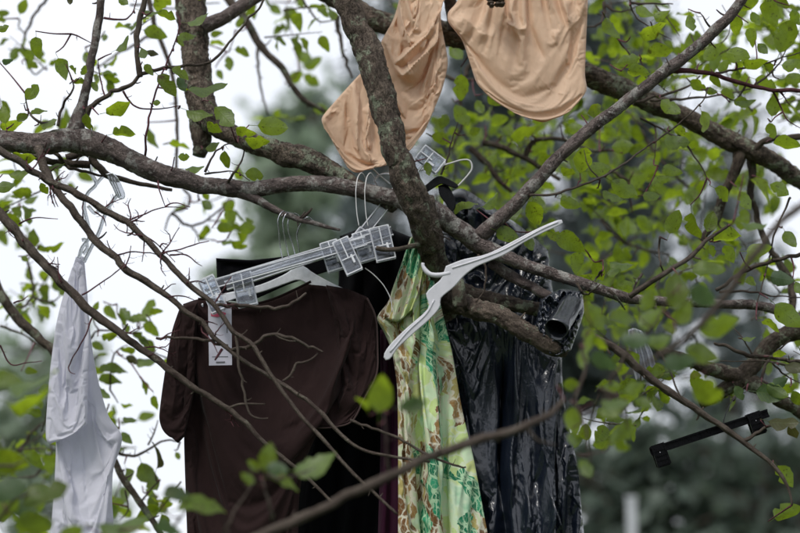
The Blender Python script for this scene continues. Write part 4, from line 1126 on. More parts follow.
for pts in ([(338, -60, 12, 3.9), (330, -200, 14, 4.0), (300, -420, 12, 4.2)], [(186, -70, 16, 4.3), (170, -250, 14, 4.5), (120, -450, 8, 4.6)], [(762, -50, 5, 3.9), (800, -160, 4, 4.0), (820, -300, 3, 4.2)],
            [(330, -120, 9, 3.95), (420, -160, 9, 4.0), (560, -175, 8, 4.05), (720, -220, 6, 4.2)], [(-60, 136, 11, 4.0), (-200, 120, 10, 4.2), (-340, 60, 7, 4.4)], [(860, 215, 9, 4.4), (980, 260, 8, 4.6), (1150, 280, 5, 4.8)]):
    branch(pts, R_, add_nodes=False)

# ------------------------------------------------------------------ garments
def drape(px0, py0, amp, f1, f2, sd, fade):
    """folds that fan out from a gathered point"""
    def fn(u, v, G):
        x, y = G[..., 0] - px0, G[..., 1] - py0
        a = np.arctan2(x, y); r = np.hypot(x, y) / 100
        w = 0.25 * gnoise(G[..., 0] * 0.02, G[..., 1] * 0.02, sd)
        g1 = gnoise(a * f1 + w * 1.2 + 5, r * 0.5 + w, sd)
        g2 = gnoise(a * f2 + w * 2 + 9, r * 0.9 + w, sd + 5)
        fd = np.clip((fade - r) / (0.5 * fade), 0.12, 1)
        return -amp * (g1 - 0.5 * np.abs(g1)) * fd - 0.3 * amp * g2 * fd
    return fn

def garment_part(name, root, m, top, bottom, left, right, d0, thick, nu=90, nv=140, creases=(), folds=None, edge=0.12, seed=0, noise_amp=0.004, nsx=0.03, nsy=0.012, sim=None):
    G = coons(top, bottom, left, right, nu, nv)
    D = np.zeros(G.shape[:2]) + (d0(G) if callable(d0) else d0)
    u = np.linspace(0, 1, nu)[None, :]; v = np.linspace(0, 1, nv)[:, None]
    if folds is not None: D = D + folds(u, v, G)
    for c in creases: D = D - crease(G, c[0], c[1], c[2], c[3] if len(c) > 3 else 0.4)
    D = D + noise_amp * (fbm(G[..., 0] * nsx + seed, G[..., 1] * nsy + seed, seed) - 0.5) * 2
    V, F, U = cloth(G, D, thick, edge, seed, sim)
    return child(name, new_mesh(name, V, F, m, uvs=U), root)

# peach garment
pg = empty("peach_garment", P(470, 30, 4.05))
tag(pg, "peach coloured smooth fabric garment draped over the upper branch", "clothing")
garment_part("fabric_panel", pg, M_PEACH,
    [(405, -110), (450, -118), (480, -112)], [(348, 168), (354, 171.5), (361, 170)],
    [(405, -110), (403, -40), (399, 0), (393, 20), (381, 42), (374, 60), (358, 76), (338, 98), (321, 119), (330, 137), (341, 157), (348, 168)],
    [(480, -112), (456, -40), (442, 0), (441, 22), (448, 62), (442, 90), (432, 114), (426, 128), (410, 146), (395, 155), (380, 161), (361, 170)],
    4.06, 0.03, 74, 140, edge=0.05, sim=dict(grow=0.055, bend=0.4, gravity=0.6, frames=20), creases=[
        ([(386, 72), (410, 50), (428, 34), (440, 10)], 0.045, 10, 0.6), ([(384, 78), (398, 100), (410, 130), (404, 148)], 0.02, 9, 0.5),
        ([(399, -5), (396, 25), (402, 45), (398, 62)], -0.03, 7, 0.4), ([(420, -10), (414, 15), (404, 30), (402, 45)], 0.028, 6, 0.5),
        ([(436, -10), (426, 20), (412, 42)], 0.02, 7), ([(446, 50), (430, 90), (414, 124)], 0.022, 8, 0.5), ([(440, 60), (424, 100), (412, 130), (402, 146)], -0.022, 6),
        ([(343, 92), (350, 120), (346, 140), (356, 168)], -0.022, 7), ([(360, 78), (354, 110), (358, 150)], 0.02, 8, 0.5), 
        ([(372, 96), (366, 130), (372, 160)], 0.03, 8, 0.5), ([(424, 70), (430, 88), (426, 112)], -0.014, 7)],
    folds=drape(430, -60, 0.02, 7, 14, 91, 2.6), seed=3, noise_amp=0.006, nsx=0.04, nsy=0.04)
garment_part("fabric_panel", pg, M_PEACH,
    [(480, -112), (530, -125), (575, -112)], [(528, 117), (543, 122), (560, 116)],
    [(480, -112), (465, -40), (458, 0), (448, 12), (448, 22), (462, 40), (469, 60), (477, 84), (492, 98), (512, 109), (528, 117)],
    [(575, -112), (590, -40), (588, 0), (586, 45), (585, 75), (587, 90), (578, 103), (568, 112), (560, 116)],
    4.04, 0.035, 84, 130, edge=0.04, sim=dict(grow=0.016, bend=1.3, gravity=0.15, frames=18), creases=[
        ([(520, -30), (511, 8), (522, 40)], 0.014, 6, 0.5), ([(498, -10), (505, 18), (520, 25), (536, 24)], 0.016, 5, 0.6), ([(528, -30), (532, 20), (548, 62)], -0.014, 6, 0.5),
        ([(548, -50), (552, 10), (560, 50)], 0.016, 7, 0.5), ([(566, -50), (569, 20), (571, 85)], 0.014, 6, 0.5), ([(456, 10), (478, 30), (500, 34)], 0.010, 9),
        ([(530, 60), (552, 84), (578, 96)], 0.008, 10), ([(486, 84), (520, 98), (556, 104), (582, 92)], 0.010, 13)],
    folds=drape(520, -160, 0.035, 13, 26, 97, 2.4), seed=8, noise_amp=0.007, nsx=0.03, nsy=0.02)
# small dark lace-edged print at its top
mb = MB()
for k in range(11):
    c = P(488 + rs.uniform(0, 16), -3 + rs.uniform(-6, 8), 3.955)
    n = 8; rr = rs.uniform(0.004, 0.010)
    ring = [c + RIGHTV * math.cos(t) * rr * rs.uniform(0.6, 1.3) + UPV * math.sin(t) * rr * 0.6 for t in np.arange(n) / n * 6.283]
    back_ = [p + FWD * 0.03 for p in ring]
    mb.add(ring + back_, [tuple(range(n))[::-1]] + [(i, (i + 1) % n, n + (i + 1) % n, n + i) for i in range(n)])
child("dark_print", mb.mesh("dark_print", M_LEOP), pg)

# brown T-shirt
bt = empty("brown_shirt", P(275, 400, 4.08))
tag(bt, "dark brown short-sleeved shirt on a hanger with a white price tag", "shirt")
bell = lambda c, w: (lambda u: np.exp(-((u - c) / w) ** 2))
garment_part("shirt_body", bt, M_BROWN,
    [(183, 304), (198, 299), (214, 299), (230, 303), (250, 304), (272, 299), (295, 289), (311, 281), (330, 285), (352, 292)],
    [(190, 640), (240, 652), (290, 640)],
    [(183, 304), (186, 335), (186, 400), (184, 440), (187, 533), (190, 640)],
    [(352, 292), (356, 330), (348, 372), (334, 402), (318, 432), (305, 462), (299, 500), (298, 560), (294, 640)],
    4.06, 0.045, 76, 120, edge=0.07, sim=dict(grow=0.02, bend=0.9, gravity=0.35, frames=16), creases=[
        ([(366, 290), (352, 335), (330, 390), (296, 470)], 0.035, 14, 0.7), ([(372, 320), (372, 372), (350, 418)], 0.014, 8, 0.5), ([(190, 330), (197, 400), (196, 533), (196, 600)], -0.022, 7, 0.5),
        ([(204, 330), (212, 420), (208, 533)], 0.014, 16), ([(240, 320), (250, 420), (246, 560)], -0.008, 16), ([(290, 320), (280, 420), (276, 560)], 0.010, 16), ([(320, 330), (300, 400), (290, 440)], -0.012, 14)],
    seed=5, noise_amp=0.008, nsx=0.02, nsy=0.012)
garment_part("sleeve", bt, M_BROWN,
    [(180, 307), (188, 303), (198, 301)], [(175, 440), (178, 443), (184, 437)],
    [(180, 307), (173, 327), (169, 345), (162, 391), (159, 418), (163, 431), (175, 440)], [(198, 301), (196, 340), (194, 390), (188, 420), (184, 437)],
    4.03, 0.022, 28, 60, sim=dict(grow=0.03, bend=0.6, gravity=0.4, frames=16), creases=[([(180, 330), (173, 380), (170, 425)], 0.012, 7), ([(188, 330), (184, 380), (178, 430)], -0.01, 5)], seed=9)
garment_part("sleeve", bt, M_BROWN,
    [(326, 285), (348, 289), (367, 297)], [(316, 428), (334, 427), (352, 421)],
    [(326, 285), (336, 330), (334, 372), (324, 402), (316, 428)], [(367, 297), (375, 316), (377, 345), (376, 374), (364, 398), (352, 421)],
    4.04, 0.020, 40, 56, edge=0.06, sim=dict(grow=0.03, bend=0.6, gravity=0.4, frames=16), creases=[([(340, 292), (352, 335), (346, 385), (332, 424)], 0.02, 8, 0.5), ([(362, 300), (366, 345), (358, 400)], -0.012, 7), ([(352, 300), (360, 350), (350, 410)], 0.010, 5)], seed=19, noise_amp=0.006)
# neck band
p = [(198, 299), (214, 299.5), (230, 303.5), (250, 304.5), (272, 299.5), (295, 289.5), (311, 281.5)]
v, f, _ = tube([(*P(x, y, 4.045), 0.0032) for x, y in p], 7, 0.01)
child("neckband", new_mesh("neckband", v, f, M_BROWN), bt)
v, f, _ = tube([(*P(x, y, 4.03), 0.0022) for x, y in [(367, 298), (375.5, 317), (377.5, 345), (376.5, 374), (364.5, 398), (352, 421), (334, 427), (318, 428)]], 7, 0.01)
child("seam", new_mesh("seam", v, f, cloth_mat("brown_seam", (0.06, 0.034, 0.033), 0.8)), bt)

# price tag on its thread
pt = empty("price_tag", P(221, 303, 3.985))
tag(pt, "white card price tag with a pink mark hanging at the neck of the brown shirt", "price tag")
def slab(pts, d, th, m, name, root, bevel=0.0):
    n = len(pts)
    fr = [P(x, y, d) for x, y in pts]; bk = [q + np.array((0, th, 0)) for q in fr]
    me = new_mesh(name, fr + bk, [tuple(range(n))[::-1], tuple(range(n, 2 * n))] + [(i, (i + 1) % n, n + (i + 1) % n, n + i) for i in range(n)], m, False)
    return child(name, me, root)
slab([(208, 304.5), (231.5, 304.5), (232, 365), (209, 365.5)][::-1], 3.985, 0.0007, M_PAPER, "card", pt)
slab([(211, 312), (219, 310.5), (226, 313), (225, 316), (217, 317), (211, 316)][::-1], 3.984, 0.0006, M_PINK, "pink_mark", pt)
for q in ([(216, 361.5), (225, 361.3), (225, 362.8), (216, 363)], [(226.5, 326), (227.6, 326), (227.6, 333), (226.5, 333)], [(212, 356.4), (228, 356.2), (228, 356.7), (212, 356.9)]):
    slab(q[::-1], 3.984, 0.0006, M_INK, "print_line", pt)
v, f, _ = tube([(*P(x, y, dd), 0.0005) for x, y, dd in ((220, 306, 3.984), (219, 300, 3.99), (222, 297, 4.02), (224, 303, 4.04))], 5, 0.004)
child("thread", new_mesh("thread", v, f, M_WIREW), pt)

# white shirt seen from the side
ws = empty("white_shirt", P(85, 400, 4.2))
tag(ws, "white short-sleeved shirt hanging edge-on at the left", "shirt")
garment_part("shirt_body", ws, M_WHITE,
    [(76, 257), (80, 255.5), (84, 257)], [(48, 660), (85, 668), (116, 660)],
    [(76, 257), (66, 290), (58, 320), (52, 360), (50, 400), (56, 440), (54, 490), (51, 533), (48, 660)],
    [(84, 257), (87, 290), (91, 340), (98, 380), (108, 415), (122, 434), (121, 446), (113, 470), (112, 500), (114, 533), (116, 660)],
    4.2, 0.06, 44, 130, edge=0.08, sim=dict(grow=0.035, bend=0.8), folds=lambda u, v, G: -0.02 * gnoise(u * 3 + 0.3 * np.sin(v * 6), v * 1.2, 4) * np.clip((v - 0.2) * 3, 0.1, 1),
    creases=[([(62, 440), (66, 480), (62, 533), (60, 600)], -0.03, 6, 0.5), ([(74, 420), (76, 480), (74, 600)], 0.025, 6, 0.4), ([(92, 350), (100, 420), (106, 500), (106, 600)], 0.02, 8), ([(84, 420), (90, 500), (90, 600)], -0.02, 6),
             ([(99, 400), (110, 430), (121, 440)], 0.015, 5), ([(96, 390), (104, 420), (117, 446)], -0.015, 4)], seed=14, noise_amp=0.012)
garment_part("sleeve", ws, M_WHITE,
    [(72, 268), (77, 262), (83, 266)], [(50, 444), (68, 436), (87, 424)],
    [(72, 268), (62, 300), (56, 325), (50, 370), (46, 420), (46, 440), (50, 444)], [(83, 266), (87, 300), (89, 340), (88, 390), (87, 424)],
    4.14, 0.03, 30, 90, edge=0.08, sim=dict(grow=0.03, bend=0.8), creases=[([(74, 300), (66, 360), (56, 430)], 0.018, 8), ([(84, 300), (80, 370), (74, 425)], -0.014, 6), ([(64, 320), (60, 380), (54, 425)], -0.01, 5), ([(52, 437), (70, 430), (87, 418)], -0.006, 1.6)], seed=21)

# black garments
bg1 = empty("black_trousers", P(300, 265, 4.12))
tag(bg1, "black trousers folded small under the bars of the clear hangers", "trousers")
garment_part("folded_cloth", bg1, M_BLACK, [(216, 258), (250, 260), (300, 254), (345, 240), (385, 232)], [(219, 300), (250, 301), (290, 284), (340, 268), (392, 262)],
             [(216, 258), (217, 280), (219, 300)], [(385, 232), (390, 248), (392, 262)], 4.1, 0.03, 90, 40, creases=[([(217, 264), (250, 266), (300, 260)], -0.006, 2), ([(232, 260), (234, 300)], 0.006, 4)], seed=2)
v, f, _ = tube([(*P(x, y, 4.078), 0.0045) for x, y in [(217, 260), (235, 261), (253, 262)]], 7, 0.01)
child("waistband", new_mesh("waistband", v, f, M_BLACK), bg1)
bg2 = empty("black_dress", P(360, 400, 4.25))
tag(bg2, "long black garment hanging between the brown shirt and the floral dress", "clothing")
garment_part("cloth_panel", bg2, M_BLACK, [(340, 236), (375, 224), (414, 238)], [(285, 680), (350, 690), (420, 680)],
             [(340, 236), (338, 290), (330, 350), (300, 430), (290, 533), (285, 680)], [(414, 238), (424, 300), (430, 400), (425, 533), (420, 680)], 4.24, 0.07, 90, 160,
             folds=lambda u, v, G: 0.016 * np.sin(u * 24 + 2 * v), seed=30, noise_amp=0.012)
mg = empty("maroon_garment", P(388, 450, 4.18))
tag(mg, "narrow dark maroon garment beside the left edge of the floral dress", "clothing")
garment_part("cloth_panel", mg, M_MAROON, [(380, 330), (390, 326), (402, 330)], [(376, 640), (392, 644), (410, 640)], [(380, 330), (381, 420), (378, 533), (376, 640)], [(402, 330), (404, 420), (408, 533), (410, 640)],
             4.13, 0.03, 30, 120, folds=lambda u, v, G: 0.008 * np.sin(u * 14 + 3 * v), seed=33)

# floral dress
fd = empty("floral_dress", P(425, 400, 4.08))
tag(fd, "green, brown and white leaf-patterned dress bunched on the branch", "dress")
garment_part("skirt", fd, M_DRESS,
    [(408, 250), (418, 246), (430, 258)], [(394, 660), (450, 668), (512, 660)],
    [(408, 250), (400, 275), (388, 302), (376, 318), (384, 332), (392, 352), (397, 385), (398, 430), (398, 533), (394, 660)],
    [(430, 258), (434, 280), (440, 302), (452, 352), (462, 409), (474, 460), (487, 530), (512, 660)],
    4.07, 0.05, 70, 130, sim=dict(grow=0.015, bend=0.7, gravity=0.3, frames=14),
    folds=lambda u, v, G: -0.018 * np.sin(u * 16.0 + 0.8 + 1.2 * v) * np.clip(v * 4, 0, 1) - 0.004 * np.sin(u * 41 + 3 * v),
    creases=[([(418, 256), (419, 320), (422, 400), (425, 533), (428, 640)], -0.07, 5, 0.4), ([(409, 270), (408, 320), (411, 400), (412, 533)], 0.035, 6, 0.5), ([(427, 280), (434, 340), (440, 420), (446, 533)], 0.045, 8, 0.5),
             ([(400, 300), (396, 330), (402, 400), (404, 533)], -0.02, 4), ([(440, 320), (450, 400), (464, 533)], -0.035, 6), ([(378, 318), (392, 324), (404, 316)], 0.02, 7)],
    seed=41, noise_amp=0.008)
garment_part("bodice", fd, M_DRESS, [(410, 238), (420, 232), (428, 240)], [(384, 318), (398, 322), (412, 310)], [(410, 238), (402, 262), (392, 290), (384, 318)], [(428, 240), (424, 262), (420, 288), (412, 310)],
             4.03, 0.03, 60, 80, folds=lambda u, v, G: -0.008 * np.sin(u * 18 + v * 3), seed=44)
v, f, _ = tube([(*P(x, y, 4.0), 0.0013) for x, y in [(365, 268), (374, 275), (384, 286), (391, 300), (392, 312)]], 6, 0.006)
child("strap", new_mesh("strap", v, f, M_WIREW), fd)

# black plastic sack
bag = empty("plastic_sack", P(510, 420, 4.2))
tag(bag, "large shiny black plastic sack tied to the branch stub", "sack")
def bagfold(u, v, G):
    w = np.clip(v * 2.2, 0.15, 1)
    x, y = G[..., 0], G[..., 1]
    fan = (x - 530) / (y - 150) * 300                       # pleats spread from the tied neck
    wx = 14 * gnoise(x * 0.018, y * 0.013, 77)
    r1 = ridged((fan + wx) * 0.030 + 3, y * 0.0036 + wx * 0.02, 3, 2)
    r3 = ridged((fan + wx * 1.5) * 0.12 + 9, y * 0.014, 13, 3)
    r2 = ridged(x * 0.085 + wx * 0.05, y * 0.055 - x * 0.02, 8, 4)
    low = np.clip((y - 380) / 90, 0.15, 1)
    right = np.clip((x - 495) / 25, 0.25, 1)
    g1 = gnoise((fan + wx) * 0.045 + 3, y * 0.005 + wx * 0.02, 3)
    return -0.06 * (r1 - 0.6) * w - 0.05 * g1 * w - 0.006 * (r2 - 0.6) * low * right
garment_part("sack_body", bag, M_BAG, [(440, 318), (480, 312), (520, 322), (545, 338), (562, 350)], [(440, 680), (520, 700), (604, 680)],
             [(440, 318), (446, 380), (448, 450), (446, 533), (440, 680)], [(562, 350), (562, 372), (565, 405), (572, 440), (578, 468), (584, 533), (604, 680)],
             lambda G: 4.2 - 0.03 * np.sin(np.clip((G[..., 0] - 440) / 140, 0, 1) * 3.14), 0.07, 96, 150, sim=dict(grow=0.038, bend=0.25, gravity=0.3, frames=16), folds=bagfold, edge=0.06, seed=51, noise_amp=0.012,
             creases=[([(503, 330), (504, 440), (506, 700)], -0.06, 6, 0.5)])
def crump(u, v, G):
    x, y = G[..., 0], G[..., 1]
    return -0.04 * (ridged(x * 0.035 + y * 0.025, y * 0.018 - x * 0.015, 21, 2) - 0.6)
garment_part("sack_neck", bag, M_BAG, [(444, 196), (462, 188), (490, 205), (520, 226), (548, 250)], [(446, 330), (500, 340), (562, 352)],
             [(444, 196), (440, 240), (446, 330)], [(548, 250), (552, 285), (562, 352)], 4.26, 0.10, 60, 70, sim=dict(grow=0.06, bend=0.15, gravity=0.4, frames=14), folds=crump, seed=61)
garment_part("sack_knot", bag, M_BAG, [(540, 300), (560, 289), (582, 291)], [(540, 350), (556, 357), (571, 350)], [(540, 300), (536, 325), (540, 350)], [(582, 291), (584, 312), (571, 350)],
             3.97, 0.07, 90, 90, folds=lambda u, v, G: -0.022 * (ridged(G[..., 0] * 0.09, G[..., 1] * 0.05, 5, 3) - 0.6), seed=63)
# rolled silvery mouth of the sack
A0, A1 = P(572, 302, 3.96), P(556, 330, 3.86)
ax = (A1 - A0) / np.linalg.norm(A1 - A0)
n1 = np.cross(ax, (0, 1, 0)); n1 /= np.linalg.norm(n1); n2 = np.cross(ax, n1)
V = []; F = []
K = 40; rows = [(-0.2, 7), (0.1, 11.4), (0.3, 11.0), (0.5, 11.5), (0.7, 10.8), (0.9, 11.3), (1.0, 11.6), (1.0, 10.6), (0.8, 10.0), (0.4, 9.5), (0.15, 9.2), (0.15, 0.3)]
for t, r in rows:
    for k in range(K):
        th = k / K * 6.2832
        rr = r * 0.0024 * (1 + 0.04 * math.sin(3 * th + t * 5) + 0.12 * mnoise.noise(Vector((math.cos(th) * 3, math.sin(th) * 3, t * 6))))
        V.append(A0 + (A1 - A0) * t + rr * (math.cos(th) * n1 + math.sin(th) * n2))
for i in range(len(rows) - 1):
    for k in range(K):
        F.append((i * K + k, i * K + (k + 1) % K, (i + 1) * K + (k + 1) % K, (i + 1) * K + k))
child("rolled_mouth", new_mesh("rolled_mouth", V, F, M_TAPE), bag)

# whitish plastic scrap
sc2 = empty("plastic_scrap", P(641, 352, 4.3))
tag(sc2, "crumpled pale plastic scrap caught in the leaves right of the sack", "plastic scrap")
garment_part("film", sc2, plain("pale_film", (0.42, 0.44, 0.50), 0.25), [(628, 330), (634, 328), (642, 331)], [(636, 380), (648, 382), (658, 376)], [(628, 330), (629, 352), (636, 380)], [(642, 331), (652, 352), (658, 376)],
             4.3, 0.02, 40, 60, folds=lambda u, v, G: -0.01 * np.sin(u * 26), seed=70)

# ------------------------------------------------------------------ hangers
def outline_slab(pts, d, th, m, name, root):
    """closed outline of bearings extruded to a solid with a rounded rim"""
    q = resample(catmull(np.array(pts + [pts[0]], float), 3.0), max(24, len(pts) * 4))[:-1]
    c = q.mean(0)
    n = len(q)
    nxt = np.roll(q, -1, 0) - np.roll(q, 1, 0); nn = np.stack([nxt[:, 1], -nxt[:, 0]], 1); nn /= np.linalg.norm(nn, axis=1)[:, None] + 1e-9
    area = 0.5 * np.sum(q[:, 0] * np.roll(q[:, 1], -1) - q[:, 1] * np.roll(q[:, 0], -1))
    if area < 0: nn = -nn
    ins = q - nn * 0.8
    rings = [(ins, d - th / 2), (q, d - th / 2 + 0.0015), (q, d + th / 2 - 0.0015), (ins, d + th / 2)]
    V = np.concatenate([P(r[:, 0], r[:, 1], dd if not callable(dd) else dd) for r, dd in rings])
    F = [tuple(range(n)), tuple(range(3 * n, 4 * n))[::-1]]
    for k in range(3):
        F += [(k * n + i, k * n + (i + 1) % n, (k + 1) * n + (i + 1) % n, (k + 1) * n + i)[::-1] for i in range(n)]
    me = new_mesh(name, V, F, m, False)
    return child(name, me, root)
wh = empty("white_hanger", P(440, 280, 3.8))
tag(wh, "white plastic coat hanger hanging askew across the floral dress", "hanger")
arm1 = [(446, 266), (463, 259.5), (482, 255.5), (496, 250), (520, 237.5), (542, 226.5), (559, 219.8), (563, 221), (561, 224.5), (545, 232), (525, 242), (506, 254), (490, 261), (476, 267), (464, 276), (454, 287), (441, 298), (440, 307), (430, 319), (413, 334), (398, 348), (391, 358), (386, 360.5), (383.5, 356), (389, 346), (404, 330.5), (424, 313), (429, 305), (426, 294), (433, 286), (441, 279)]
outline_slab(arm1, 3.80, 0.008, M_HANGER, "hanger_body", wh)
v, f, _ = tube([(*P(x, y, dd), 0.0056 if i < 4 else 0.004) for i, (x, y, dd) in enumerate([(450, 273, 3.8), (440, 275, 3.8), (431, 274.5, 3.8), (426, 271, 3.8), (423, 266, 3.8), (423, 263, 3.8)])], 10, 0.004)
child("hook", new_mesh("hook", v, f, M_HANGER), wh)
# raised rib along the arms
for pts in ([(452, 268), (480, 259), (505, 249), (540, 230), (558, 222)], [(434, 300), (426, 314), (408, 331), (390, 352)]):
    v, f, _ = tube([(*P(x, y, 3.796), 0.0022) for x, y in pts], 6, 0.01)
    child("rib", new_mesh("rib", v, f, M_HANGER), wh)

def prism(c, ex, ey, ez, hx, hy, hz, taper=1.0):
    c = np.asarray(c, float)
    v = []
    for i in (-1, 1):
        for j in (-1, 1):
            for k in (-1, 1):
                t = taper if k < 0 else 1.0
                v.append(c + ex * i * hx * t + ey * j * hy * t + ez * k * hz)
    return v, [(0, 1, 3, 2), (4, 6, 7, 5), (0, 4, 5, 1), (2, 3, 7, 6), (0, 2, 6, 4), (1, 5, 7, 3)]
def clip_hanger(name, x0, y0, x1, y1, d, m, label, group, hook=None, hook_m=M_STEEL, clips=(0.04, 0.93), csz=(13, 26), bar_h=3.2, depth_tilt=0.0, cliplen=None, swing=0.0):
    a, b = P(x0, y0, d), P(x1, y1, d + depth_tilt)
    root = empty(name, (a + b) / 2)
    ex = (b - a); L = np.linalg.norm(ex); ex /= L
    ez = np.cross(ex, (0, 1, 0)); ez /= np.linalg.norm(ez)
    if ez[2] < 0: ez = -ez
    ey = np.cross(ez, ex)
    px = PX * d
    mb = MB()       # I-section bar
    c = (a + b) / 2
    mb.add(*prism(c + ez * bar_h * px, ex, ey, ez, L / 2, 2.6 * px, 0.8 * px))
    mb.add(*prism(c, ex, ey, ez, L / 2, 0.7 * px, (bar_h - 0.8) * px * 0.999))
    mb.add(*prism(c - ez * bar_h * px, ex, ey, ez, L / 2, 2.6 * px, 0.8 * px))
    bo = child("bar", mb.mesh("bar", m, False), root)
    if m is not M_BLKPL:
        rim = MB()  # opaque white rims, painted highlights along the clear bar's edges
        for s in (-1, 1):
            for z_ in (-1, 1):
                rim.add(*prism(c + ez * z_ * bar_h * px * 1.05 + ey * s * 2.5 * px, ex, ey, ez, L / 2 * 1.002, 0.35 * px, 0.5 * px))
        r_ = bpy.data.objects.new("bar_rim", rim.mesh("bar_rim", M_FROST, False)); COL.objects.link(r_); r_.parent = bo
    cs, sw = math.cos(swing), math.sin(swing)
    cx_, cz_ = ex * cs + ez * sw, ez * cs - ex * sw
    for t in clips:
        p = a + ex * L * t
        w, h = csz[0] / 2 * px, csz[1] / 2 * px
        mbc = MB()
        for s in (-1, 1):      # two jaws with ribs, hinged at the bar
            jc = p - cz_ * h * 0.55 + ey * s * 3.4 * px
            mbc.add(*prism(jc, cx_, ey, cz_, w, 0.9 * px, h, 0.86))
            for k in range(4):
                mbc.add(*prism(jc - cz_ * h * (0.8 - 0.42 * k) + ey * s * 1.3 * px, cx_, ey, cz_, w * 0.8, 0.5 * px, 0.7 * px))
            for k in (-1, 1):
                mbc.add(*prism(jc + cx_ * k * w * 0.9 + ey * s * 1.2 * px, cx_, ey, cz_, 0.7 * px, 0.9 * px, h * 0.9))
        co = child("clip", mbc.mesh("clip", m, False), root)
        if m is not M_BLKPL:
            rim = MB()  # jaw rims and ribs in opaque white, standing for edge highlights
            for s in (-1, 1):
                jc = p - cz_ * h * 0.55 + ey * s * 4.6 * px
                for k in (-1, 1):
                    rim.add(*prism(jc + cx_ * k * w * 0.95, cx_, ey, cz_, 0.75 * px, 0.6 * px, h * 1.02))
                for k in (-1.0, -0.15 + 0.3 * (s + 1) / 2, 1.0):
                    rim.add(*prism(jc + cz_ * h * k, cx_, ey, cz_, w * 0.93, 0.55 * px, 0.6 * px))
                rim.add(*prism(jc + cz_ * h * 0.4, cx_, ey, cz_, 0.6 * px, 0.7 * px, h * 0.55))
                rim.add(*prism(jc - cz_ * h * 0.3 + cx_ * w * 0.45, cx_, ey, cz_, 1.1 * px, 1.6 * px, h * 0.25))
            r_ = bpy.data.objects.new("clip_rim", rim.mesh("clip_rim", M_FROST, False)); COL.objects.link(r_); r_.parent = co
        mbs = MB()
        v, f, _ = tube([(*(p + ey * s * 4.6 * px + cz_ * (2 - abs(s) * 6) * px), 0.5 * px) for s in np.linspace(-1, 1, 9)], 6, 0.003)
        mbs.add(v, f)
        child("spring", mbs.mesh("spring", M_STEEL), root)
    if hook:
        pts = [(*P(x, y, dd), 0.55 * PX * dd) for x, y, dd in hook]
        v, f, _ = tube(pts, 7, 0.004)
        child("hook", new_mesh("hook", v, f, hook_m), root)
    tag(root, label, "hanger", group)
    return root
GRP = "clear clip hangers bunched under the branch"
def hookpts(xb, yb, xt, yt, d, lean=0):
    """wire hook rising from the bar at xb, yb and curling over the twig at xt, yt"""
    return [(xb, yb, d), (xb + (xt - xb) * 0.3 - 3, yb + (yt - yb) * 0.35, d), (xt - 4, yt + 18, d - 0.01), (xt - 5, yt + 6, d - 0.015), (xt - 1, yt - 2, d - 0.01), (xt + 5, yt - 1, d + 0.01), (xt + 7, yt + 5, d + 0.02)]
clip_hanger("clip_hanger", 204, 287, 366, 241, 3.93, M_CLEAR, "clear plastic clip hanger, frontmost of the bunch, reaching furthest left over the price tag", GRP, hookpts(283, 262, 283, 214, 3.96), clips=(0.03, 0.86), csz=(17, 36), bar_h=4, swing=0.15)
clip_hanger("clip_hanger", 226, 286, 392, 231, 3.97, M_CLEAR, "clear plastic clip hanger whose end clip reaches furthest right, by the trunk", GRP, hookpts(290, 262, 288, 215, 3.98), clips=(0.1, 0.93), csz=(20, 34), bar_h=4, swing=-0.1)
clip_hanger("clip_hanger", 232, 278, 372, 236, 4.0, M_CLEAR, "clear plastic clip hanger in the middle of the bunch, topmost bar", GRP, hookpts(296, 258, 293, 216, 4.0), clips=(0.7, 0.93), csz=(18, 30), bar_h=3.5)
clip_hanger("clip_hanger", 428, 152, 352, 247, 4.02, M_CLEAR, "clear plastic clip hanger standing steeply behind the trunk, one clip above the branch", GRP, [(388, 196, 4.02), (378, 186, 4.0), (375, 178, 3.98), (384, 174, 3.95), (396, 176, 3.94), (404, 184, 3.96)], clips=(0.04, 0.9), csz=(17, 26), bar_h=4.5)
# loops of wire hooks over the branch above the bunch
for x0, dd, lab in ((357, 3.9, "thin wire hook looped over the branch, left of two near the trunk"), (366, 3.91, "thin wire hook looped over the branch, right of two near the trunk")):
    pts = [(x0 + 2, 226, dd), (x0, 214, dd), (x0 - 1, 200, dd), (x0 - 1, 188, dd), (x0 + 1, 177, dd + 0.03), (x0 + 5, 173, dd + 0.08), (x0 + 9, 180, dd + 0.14), (x0 + 10, 190, dd + 0.16)]
    v, f, _ = tube([(*P(x, y, d_), 0.0012) for x, y, d_ in pts], 7, 0.004)
    o = link("wire_hook", new_mesh("wire_hook", v, f, M_WIREW)); tag(o, lab, "hook", "wire hooks on the branch")
# hanger of the brown shirt
sh = empty("shirt_hanger", P(300, 285, 4.06))
tag(sh, "clear plastic coat hanger inside the shoulders of the brown shirt", "hanger")
outline_slab([(198, 306), (215, 296), (240, 290), (262, 284), (285, 274), (296, 266), (304, 266), (312, 272), (330, 282), (350, 292), (348, 298), (325, 292), (308, 284), (298, 280), (285, 284), (262, 292), (235, 299), (205, 310)], 4.06, 0.008, M_FROST, "hanger_body", sh)
v, f, _ = tube([(*P(x, y, dd), 0.0014) for x, y, dd in [(300, 270, 4.06), (300, 255, 4.05), (297, 235, 4.02), (302, 222, 3.98), (308, 217, 3.97), (314, 222, 3.99)]], 7, 0.004)
child("hook", new_mesh("hook", v, f, M_STEEL), sh)

